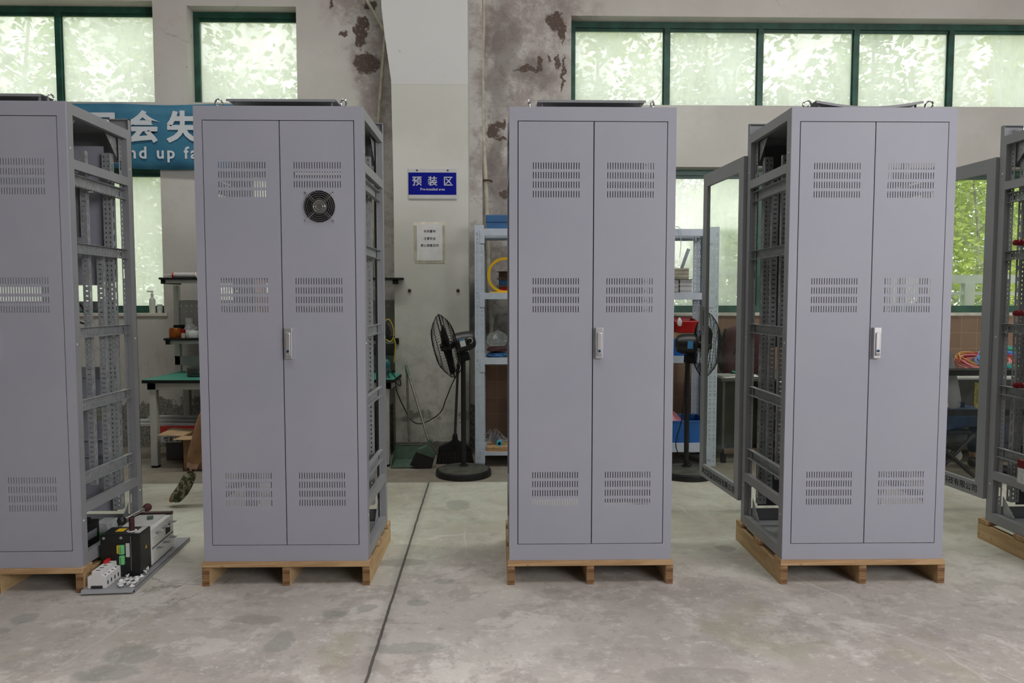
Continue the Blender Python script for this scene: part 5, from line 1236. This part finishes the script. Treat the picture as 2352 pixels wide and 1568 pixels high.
# ------------------------------------------------------------------ devices inside the cabinets
def device(name, label, cat, x, y, z, w, d, h, mat, extras=(), rz=0):
    t = thing(name, label, cat, (x, y, z), rz); b = MB(); b.box(-w / 2, w / 2, 0, d, 0, h); b.obj('housing', mat, t, bevel=.004)
    for nm, q, m_ in extras: b = MB(); b.box(*q); b.obj(nm, m_, t)
    return t
c1x, c1y = CABS[0][0], CABS[0][1]
device('contactor', 'black contactor on the floor of the far left cabinet', 'contactor', c1x + .24, c1y + .16, .131, .14, .16, .13, 'black', [('terminal', (.0705, .0735, .03, .13, .05, .09), 'zinc'), ('cover', (-.05, .05, .02, .12, .1305, .15), 'blackmatt')])
device('film_roll', 'clear wrapped part behind the contactor in the far left cabinet', 'part', c1x + .31, c1y + .335, .131, .07, .10, .10, 'clear', [('green_board', (-.03, .03, -.002, 0, .02, .05), 'termgreen')])
device('module', 'narrow black module in the middle of the far left cabinet', 'module', c1x + .10, c1y + .445, 1.135 + .12, .05, .05, .22, 'black', [('wire_socket', (-.01, .01, -.01, 0, .15, .17), 'signgrey')])
cable('thin black wire hanging from the module in the far left cabinet', [(c1x + .14, c1y + .44, 1.42), (c1x + .20, c1y + .43, 1.36), (c1x + .21, c1y + .43, 1.28), (c1x + .16, c1y + .42, 1.30)], .005, 'black', 'wire', 'wire')
c5x, c5y = CABS[4][0], CABS[4][1]
for i, (y, lab) in enumerate(((557, 'uppermost dark red insulator in the cabinet at the right edge'), (719, 'middle dark red insulator in the cabinet at the right edge'), (885, 'lowest dark red insulator in the cabinet at the right edge'))):
    q = at(2336, y, 3.76); t = thing('insulator', lab, 'insulator', (q.x, 3.76, q.z), 0, 'dark red insulators in the right cabinet')
    b = MB(); b.lathe([(.008, -.02), (.014, -.016), (.016, 0), (.013, .004), (.017, .008), (.017, .022), (.013, .026), (.016, .03), (.016, .045), (.0001, .045)], 20, 'x'); b.obj('body', 'darkred', t, True)
    b = MB(); b.lathe([(.008, .045), (.010, .05), (.010, .075), (.0001, .075)], 12, 'x'); b.obj('bolt', 'chrome', t, True)
    b = MB(); b.box(.06, .30, -.02, .02, -.003, .003); b.obj('bus_strip', 'copper', t)
wr = random.Random(9)
for k, (m_, lab) in enumerate((('wirepink', 'pink'), ('wiregreen', 'teal'), ('wireyellow', 'yellow'), ('wirered', 'red'), ('white', 'white'))):
    z = at(2345, 862, 3.72).z + (k - 2) * .006
    cable('short %s wire crossing the cabinet at the right edge' % lab, [(c5x - .28, c5y + .32, z - .01), (c5x - .2, c5y + .30, z + .015), (c5x - .1, c5y + .32, z - .01), (c5x + .1, c5y + .3, z + .01)], .0028, m_, 'wire', 'wire')
cable('long black wire drooping across the cabinet at the right edge', [(c5x - .35, c5y + .45, .50), (c5x - .32, c5y + .30, .45), (c5x - .26, c5y + .20, .42), (c5x - .2, c5y + .10, .40), (c5x - .1, c5y + .1, .40)], .004, 'black', 'wire', 'wire')
q = at(2350, 1095, 3.5); device('relay', 'small red and pale relay low in the cabinet at the right edge', 'relay', q.x + .025, 3.50, q.z - .04, .04, .05, .08, 'clear', [('top', (-.02, .02, -.002, .05, .081, .12), 'darkred')])

# ------------------------------------------------------------------ desk, drawers, backpack on the right
DXa, DXb = 1.93, 3.05
dk = thing('desk', 'dark olive desk against the tiled wall behind the glass door', 'desk', (DXa, 5.98, 0)); w_, d_, dh = DXb - DXa, .70, at(1680, 868, 6.0).z
b = MB(); b.box(-.02, w_, -.02, d_, dh - .025, dh); b.obj('desktop', 'desk', dk, bevel=.003)
b = MB(); b.box(0, .02, 0, d_, .10, dh - .025); b.obj('side_panel', 'desk', dk); b = MB(); b.box(0, w_, .30, .32, .10, dh - .025); b.obj('modesty_panel', 'desk', dk)
b = MB(); b.box(0, w_, -.0, .02, .08, .125); b.box(-.002, .022, 0, d_, .08, .10); b.obj('bottom_rail', 'deskedge', dk)
for xx in (0, w_ - .05):
    for yy in (0, d_ - .05): b = MB(); b.box(xx, xx + .04, yy, yy + .04, 0, .08); b.obj('leg', 'blackmatt', dk)
fc = thing('drawer_cabinet', 'cream drawer cabinet seen through the open side of the right cabinet', 'drawers', (2.36, 5.40, 0))
b = MB(); b.box(0, .42, 0, .5, 0, .72); b.obj('body', 'sill', fc, bevel=.003)
for k in range(4):
    b = MB(); b.box(.01, .41, -.008, 0, .02 + .175 * k, .185 + .175 * k); o = b.obj('drawer', 'sill', fc, bevel=.002)
    b = MB(); b.box(.15, .27, -.016, -.008, .13 + .175 * k, .145 + .175 * k); b.obj('handle', 'frame', o)
bp = thing('backpack', 'maroon backpack standing on the desk against the tiled wall', 'backpack', (at(1704, 860, 6.45).x, 6.42, dh))
b = MB(); nu, nv = 24, 12; vs_ = []
for j in range(nv + 1):
    v = j / nv; r = [.94, 1, 1, 1, 1, .99, .98, .96, .94, .91, .86, .74, .35][j]
    for i in range(nu):
        a = 2 * pi * i / nu; ca, sa = cos(a), sin(a)
        vs_.append((math.copysign(abs(ca) ** .45, ca) * .20 * r, math.copysign(abs(sa) ** .45, sa) * .11 * r, .44 * v))
b.add(vs_, [(j * nu + i, j * nu + (i + 1) % nu, (j + 1) * nu + (i + 1) % nu, (j + 1) * nu + i) for j in range(nv) for i in range(nu)] + [tuple(range(nu))[::-1], tuple(nv * nu + i for i in range(nu))])
b.obj('body', 'maroon', bp, True)
b = MB(); b.tube([(-.14, -.03, .10), (-.12, -.118, .2), (-.06, -.12, .34), (.05, -.10, .41)], .005, 6); b.obj('zip', 'black', bp, True)
b = MB(); b.tube([(-.06, 0, .43), (-.04, 0, .455), (.04, 0, .455), (.06, 0, .43)], .011, 8); b.obj('grab_handle', 'black', bp, True)
b = MB(); b.tube([(-.16, .04, .40), (-.22, .0, .28), (-.235, -.02, .12), (-.20, .0, .03)], .014, 8); b.obj('strap', 'black', bp, True)
for i, (x, y, rz, w2, lab) in enumerate(((1675, 862, .3, .20, 'white sheet on the left end of the desk'), (1690, 860, -.2, .24, 'white sheet on top of the papers on the desk'), (1668, 863, .1, .16, 'grey folder at the left corner of the desk'))):
    q = fl(x, y, dh)
    o = tbox('paper_sheet', lab, 'paper', q.x - w2 / 2, q.x + w2 / 2, 6.02 + .03 * i, 6.02 + .03 * i + .2, dh + .001 + i * .004, dh + .004 + i * .004, 'paper' if i < 2 else 'benchwhite', 'papers on the desk', 0, rz)
for i, (xa, xb, m_, lab) in enumerate(((1682, 1700, 'wiregreen', 'green marker pen lying on the desk papers'), (1694, 1706, 'red', 'red marker pen lying on the desk papers'))):
    b = MB(); b.tube([at(xa, 838 if not i else 838, 6.14), at(xb, 842 if not i else 848, 6.10)], .008, 8); o = b.obj('marker_pen', m_, None, True); tag(o, lab, 'pen')
    o.location.z = dh + .014 + .008 - at(xa, 843, 6.12).z + .004

# ------------------------------------------------------------------ steel table, cart and wire coils at the right
tb_ = thing('steel_table', 'narrow black steel table frame in front of the seated person', 'table', (3.02, 5.15, 0)); w_, d_ = 1.38, .16; th = at(2220, 850, 5.15).z; c0, c1 = at(2220, 955, 5.15).z, at(2220, 941, 5.15).z
b = MB(); b.box(0, w_, 0, d_, th - .04, th); b.obj('tabletop', 'blackmatt', tb_, bevel=.002)
b = MB(); b.box(.02, w_ - .02, .01, .03, c0, c1); b.obj('cross_bar', 'blackmatt', tb_)
for xx in (.0, w_ - .04):
    for yy in (0, d_ - .04): b = MB(); b.box(xx, xx + .04, yy, yy + .04, 0, th - .04); b.obj('leg', 'blackmatt', tb_)
ct = thing('platform_cart', 'dirty black bin cart on casters under the coloured wire coils', 'cart', (3.86, 5.93, 0)); w_, d_ = 1.1, .55; cz0, cz1 = .17, at(2230, 862, 5.93).z
b = MB(); b.box(0, w_, 0, d_, cz0, cz1 - .03); b.obj('bin', 'drum', ct, bevel=.01)
b = MB(); b.tube([(-.01, -.01, cz1 - .02), (w_ + .01, -.01, cz1 - .02), (w_ + .01, d_ + .01, cz1 - .02), (-.01, d_ + .01, cz1 - .02)], .018, 8, closed=True); b.obj('pale_rim', 'benchwhite', ct)
b = MB(); b.box(-.01, w_ + .01, -.01, d_ + .01, cz1 - .03, cz1 - .0); b.obj('lid', 'drum', ct)
b = MB(); b.box(.02, w_ - .02, .0, d_, .12, .17); b.obj('chassis', 'drum', ct)
b = MB(); b.box(.22, .27, -.004, 0, .2, cz1 - .06); b.obj('yellow_strip', plain('faded_yellow_tape', (.22, .18, .04), .8, 0, .4, 30), ct)
for xx in (.12, .95):
    for yy in (.06, .47):
        b = MB(); b.lathe([(.001, -.018), (.045, -.018), (.052, -.012), (.052, .012), (.045, .018), (.001, .018)], 24, 'y', (xx, yy, .052)); o = b.obj('caster_wheel', 'caster', ct, True)
        b = MB(); b.box(xx - .02, xx + .03, yy - .026, yy - .021, .05, .12); b.box(xx - .02, xx + .03, yy + .021, yy + .026, .05, .12); b.obj('caster_fork', 'frame', o)
def coil(label, cx, cy, z, r, ry, mat, n, seed, hz=.05):
    rnd = random.Random(seed); b = MB()
    for k in range(n):
        a0 = rnd.uniform(0, .5); rr = r * rnd.uniform(.78, 1.04); dz = rnd.uniform(0, hz); tl = rnd.uniform(-.05, .05)
        b.tube([(cos(a) * rr + rnd.uniform(-.003, .003), sin(a) * rr * ry, .008 + dz + max(0, (cos(a * 1.0 + a0) * tl)) + sin(a * 2 + a0) * .006 + .006) for a in [2 * pi * i / 36 for i in range(36)]], .0035, 5, closed=True)
    t = tag(b.obj('wire_coil', mat, None, True, loc=(cx, cy, z)), label, 'wire coil', 'coloured wire coils on the cart'); return t
czt = cz1 + .002
for lab, px_, r, ry, m_, n_, lean, Yc in (('yellow and green wire coil, outermost on the cart', 2252, .262, .5, 'wireyellow', 6, 32, 6.20), ('red wire coil leaning on the yellow one', 2256, .25, .5, 'wirered', 16, 30, 6.16), ('pink wire coil inside the red one', 2256, .215, .5, 'wirepink', 8, 28, 6.12),
                                  ('blue wire coil in the middle of the cart', 2300, .225, .6, 'wireblue', 14, 34, 6.11), ('teal wire coil at the right of the cart', 2335, .26, .6, 'wiregreen', 16, 36, 6.13)):
    q = at(px_, 850, Yc); o = coil(lab, q.x, Yc, czt + .01, r, ry, m_, n_, int(px_), .03)
    o.rotation_euler = (R(lean), 0, 0); o.location.z = czt + r * ry * sin(R(lean)) + .004
# crimped wire ends of the red coil
b = MB(); rnd = random.Random(2)
for k in range(40):
    q = at(rnd.uniform(2195, 2265), 0, 6.0); z = czt + rnd.uniform(.005, .05); a = rnd.uniform(-.5, .3)
    b.cur = 0; b.tube([(q.x, 5.97 + rnd.uniform(0, .08), z), (q.x + cos(a) * .05, 5.97, z + sin(a) * .03)], .0035, 5)
    b.cur = 1; b.tube([(q.x + cos(a) * .05, 5.97, z + sin(a) * .03), (q.x + cos(a) * .062, 5.97, z + sin(a) * .036)], .004, 5); 
tag(b.obj('wire_ends', ['wirered', 'white']), 'heap of cut red wire ends with pale crimps before the coils', 'wire ends', kind='stuff')
# slotted metal strip leaning near the cart
q = fl(2192, 1052); t = thing('cable_tray_piece', 'short grey slotted metal strip leaning behind the seated person', 'metal strip', (q.x, q.y, 0), 0, rot=(R(-10), R(-9), 0))
b = MB(); hs = [(-.022, .022, z, z + .008) for z in [.04 + .032 * k for k in range(11)]]; b.plate(-.04, .04, .01, .42, 0, .002, hs); b.box(-.042, -.04, 0, .03, .01, .42); b.box(.04, .042, 0, .03, .01, .42); b.obj('strip', 'zinc', t)

# ------------------------------------------------------------------ people
def skin(name, chains, mat, parent, sub=1, root=0, merge=True):
    """chains: lists of (x, y, z, r); first point of later chains may equal an existing point"""
    vs_, es, rad, idx = [], [], [], {}
    for ch in chains:
        prev = None
        for (x, y, z, r) in ch:
            k = (round(x, 4), round(y, 4), round(z, 4))
            if k not in idx: idx[k] = len(vs_); vs_.append((x, y, z)); rad.append(r)
            i = idx[k]
            if prev is not None and prev != i: es.append((prev, i))
            prev = i
    me = bpy.data.meshes.new(name); me.from_pydata(vs_, es, []); me.materials.append(M[mat])
    o = bpy.data.objects.new(name, me); C.objects.link(o); o.parent = parent
    sk = o.modifiers.new('skin', 'SKIN'); sk.use_smooth_shade = True
    if not me.skin_vertices: 
        bpy.context.view_layer.objects.active = o
    sv = me.skin_vertices[0].data
    for i, r in enumerate(rad):
        rr = r if isinstance(r, tuple) else (r, r); sv[i].radius = rr; sv[i].use_root = (i == root)
    ss = o.modifiers.new('sub', 'SUBSURF'); ss.levels = sub; ss.render_levels = sub
    return o
def hand(o, d, side, s=1.0):
    """o wrist, d direction of fingers; returns chains"""
    d = Vector(d).normalized(); u = Vector(side).normalized(); ch = []; w_ = Vector(o); p = w_ + d * .085 * s
    ch.append([(*w_, .024), (*(w_ + d * .045 * s), .028), (*p, .022)])
    for k, L in enumerate((.065, .075, .07, .055)):
        b0 = p + u * (.027 - .018 * k); n_ = u.cross(d) * -.3
        ch.append([(*p, .022), (*b0, .010), (*(b0 + d * L * .5 + n_ * .01), .0085), (*(b0 + d * L * .9 + n_ * .05), .007)])
    t0 = w_ + d * .035 * s + u * .028
    ch.append([(*(w_ + d * .045 * s), .028), (*t0, .012), (*(t0 + d * .035 + u * .015), .010), (*(t0 + d * .06 + u * .02), .008)])
    return ch
def head(t, c, face, mat='skin'):
    """sculpted head around centre c looking along face (x direction sign)"""
    b = MB(); nu, nv = 28, 18; vs_ = []
    for j in range(nv + 1):
        v = -pi / 2 + pi * j / nv
        for i in range(nu):
            a = 2 * pi * i / nu; x, y, z = cos(v) * cos(a), cos(v) * sin(a), sin(v)
            X_ = x * .095; Y_ = y * .075; Z_ = z * .115
            if z < 0: X_ *= 1 - .12 * -z; Y_ *= 1 - .35 * -z; X_ += .012 * -z
            if x > .8 and abs(y) < .3:
                if -.35 < z < .12: X_ += .020 * (1 - abs(z + .15) / .27) * (1 - abs(y) / .3)
            if x > .6 and .08 < z < .35 and .2 < abs(y) < .6: X_ -= .007
            vs_.append((X_, Y_, Z_))
    b.add(vs_, [(j * nu + i, j * nu + (i + 1) % nu, (j + 1) * nu + (i + 1) % nu, (j + 1) * nu + i) for j in range(nv) for i in range(nu)])
    o = b.obj('head', mat, t, True, loc=c, rot=(0, 0, face))
    for s in (-1, 1):
        e = MB(); e.lathe([(.0001, -.008), (.008, 0), (.0001, .008)], 12, 'x', (.080, s * .028, .022)); e.obj('eye', 'ink', o, True)
        e = MB(); e.lathe([(.0001, -.006), (.022, -.003), (.024, .004), (.0001, .006)], 14, 'y', (-.005, s * .076, 0)); e.obj('ear', mat, o, True)
    m_ = MB(); m_.box(.078, .088, -.022, .022, -.064, -.058); m_.obj('mouth', 'maroon', o, bevel=.002)
    h = MB(); vs_ = []
    for j in range(11):
        v = -.15 + (pi / 2 + .15) * j / 10
        for i in range(nu):
            a = 2 * pi * i / nu; f = 1 if cos(a) < .35 else .0
            vv = max(v, .55 * (1 - 0) if f == 0 else (v if cos(a) < -.1 else max(v, .1)))
            vs_.append((cos(vv) * cos(a) * .104, cos(vv) * sin(a) * .084, sin(vv) * .124 + .004))
    h.add(vs_, [(j * nu + i, j * nu + (i + 1) % nu, (j + 1) * nu + (i + 1) % nu, (j + 1) * nu + i) for j in range(10) for i in range(nu)]); h.obj('hair', 'hair', o, True)
    return o
# walking person hidden by the second cabinet, only the trailing leg in view
P = thing('person', 'person walking behind the fan-grille cabinet, only tan trouser leg and camouflage shoe showing', 'person', (0, 0, 0))
toe = fl(398, 1163); Y = toe.y
ank = at(437, 1085, Y); kn = at(474, 965, Y + .02); hip = Vector((kn.x + .20, Y + .06, .90))
pel = Vector((hip.x + .02, Y + .12, .93))
kn2 = Vector((pel.x + .26, Y + .24, .52)); an2 = Vector((pel.x + .22, Y + .24, .09))
sh_c = Vector((pel.x + .10, Y + .12, 1.40)); nk = sh_c + Vector((.02, 0, .08))
body = [[(*pel, .13), (pel.x + .04, pel.y, 1.12, .125), (*sh_c, .10), (*nk, .05), (nk.x + .02, nk.y, nk.z + .07, .05)],
        [(*pel, .13), (*hip, .085), (*kn, .055), (*ank, .036)], [(*pel, .13), (pel.x, Y + .20, .90, .085), (*kn2, .055), (*an2, .036)]]
hands = []
for s, fw in ((-1, .22), (1, -.16)):
    s0 = sh_c + Vector((0, s * .17, 0)); el = s0 + Vector((fw * .5, s * .05, -.27)); wr_ = el + Vector((fw * .7, 0, -.20))
    body.append([(*sh_c, .10), (*s0, .052), (*el, .038), (*wr_, .026)]); hands += hand(wr_, (fw * .7, 0, -.2), (1, 0, .3))
bd = skin('body', body + hands, 'skin', P)
top = [[(*pel, .145), (pel.x + .04, pel.y, 1.12, .14), (sh_c.x, sh_c.y, sh_c.z + .0, .115), (nk.x, nk.y, nk.z - .02, .065)]]
for s, fw in ((-1, .22), (1, -.16)):
    s0 = sh_c + Vector((0, s * .17, 0)); el = s0 + Vector((fw * .5, s * .05, -.27)); wr_ = el + Vector((fw * .7, 0, -.20)) 
    top.append([(sh_c.x, sh_c.y, sh_c.z + .0, .115), (*s0, .066), (*el, .052), (*el.lerp(wr_, .85), .042)])
skin('shirt', top, 'shirtdark', P)
skin('trousers', [[(pel.x, pel.y, pel.z + .06, .145), (*pel, .15), (*hip, .11), (*kn, .066), (*kn.lerp(ank, .88), .052)], [(*pel, .15), (pel.x, Y + .20, .90, .11), (*kn2, .078), (*kn2.lerp(an2, .9), .058)]], 'tan', P)
skin('sock', [[(*kn.lerp(ank, .82), .040), (*ank, .040)]], 'maroon', P)
mid = ank.lerp(toe, .5) + Vector((.012, 0, 0))
skin('shoe', [[(ank.x + .012, Y, ank.z + .01, .046), (mid.x, Y, mid.z, .050), (toe.x + .022, Y, .062, .046), (toe.x + .004, Y, .038, .034)]], 'camo', P)
skin('shoe_sole', [[(ank.x - .018 + .0, Y, ank.z - .03, .028), (mid.x - .034, Y, mid.z - .018, .030), (toe.x - .006, Y, .050, .030), (toe.x + .004, Y, .030, .026)]], 'tan', P)
skin('shoe', [[(an2.x - .04, an2.y, .07, .045), (an2.x + .05, an2.y, .06, .048), (an2.x + .15, an2.y, .045, .042), (an2.x + .19, an2.y, .04, .032)]], 'camo', P)
head(P, (nk.x + .04, nk.y, nk.z + .20), 0)
# seated person at the right
P2 = thing('person', 'person sitting behind the black steel table in grey striped top and dark blue jeans', 'person', (0, 0, 0))
Y = 5.60
pel = Vector((at(2150, 965, Y).x, Y, .50)); ch_ = Vector((pel.x + .01, Y, .70)); sh_c = Vector((pel.x - .10, Y, 1.02)); nk = sh_c + Vector((-.02, 0, .10))
fx = at(2212, 930, Y).x
body = [[(*pel, .12), (*ch_, .12), (*sh_c, .10), (*nk, .05), (nk.x, Y, nk.z + .06, .05)]]
cl = [[(pel.x + .01, Y, .47, (.155, .16)), (pel.x + .03, Y, .60, (fx - pel.x - .03, .155)), (pel.x - .00, Y, .78, (.135, .14)), (sh_c.x, Y, sh_c.z, .125), (nk.x, Y, nk.z - .03, .06)]]
legs = []; hands = []
for s in (-1, 1):
    h0 = pel + Vector((.02, s * .10, -.03)); k0 = Vector((pel.x + .43, Y + s * .12, .47)); a0 = Vector((pel.x + .40, Y + s * .12, .09))
    body.append([(*pel, .12), (*h0, .08), (*k0, .055), (*a0, .038)]); legs.append([(pel.x, Y, pel.z - .02, .13), (*h0, .095), (*k0, .072), (*k0.lerp(a0, .92), .055)])
    skin('shoe', [[(a0.x - .04, a0.y, .06, .044), (a0.x + .05, a0.y, .055, .046), (a0.x + .15, a0.y, .042, .04)]], 'black', P2)
    s0 = sh_c + Vector((0, s * .17, 0)); el = s0 + Vector((-.04, s * .06, -.25)); wr_ = Vector((pel.x - .10, Y + s * .20, .62))
    body.append([(*sh_c, .10), (*s0, .05), (*el, .038), (*wr_, .026)]); hands += hand(wr_, wr_ - el, (0, -s, .2))
    cl.append([(sh_c.x, Y, sh_c.z, .125), (*s0, .065), (*el, .052), (*el.lerp(wr_, .8), .042)])
skin('body', body + hands, 'skin', P2); skin('striped_top', cl, 'knit', P2); skin('jeans', legs, 'jeans', P2)
head(P2, (nk.x + .02, Y, nk.z + .19), 0)
stl = thing('folding_stool', 'black folding stool under the seated person', 'stool', (pel.x, Y, 0))
b = MB(); b.box(-.17, .19, -.16, .16, .345, .375); b.obj('seat', 'blackmatt', stl, bevel=.01)
for s in (-1, 1):
    b = MB(); b.tube([(.20, s * .17, .345), (-.12, s * .17, .016)], .016, 8); b.obj('leg', 'black', stl, True)
    b = MB(); b.tube([(-.18, s * .19, .345), (.20, s * .19, .016)], .016, 8); b.obj('leg', 'black', stl, True)
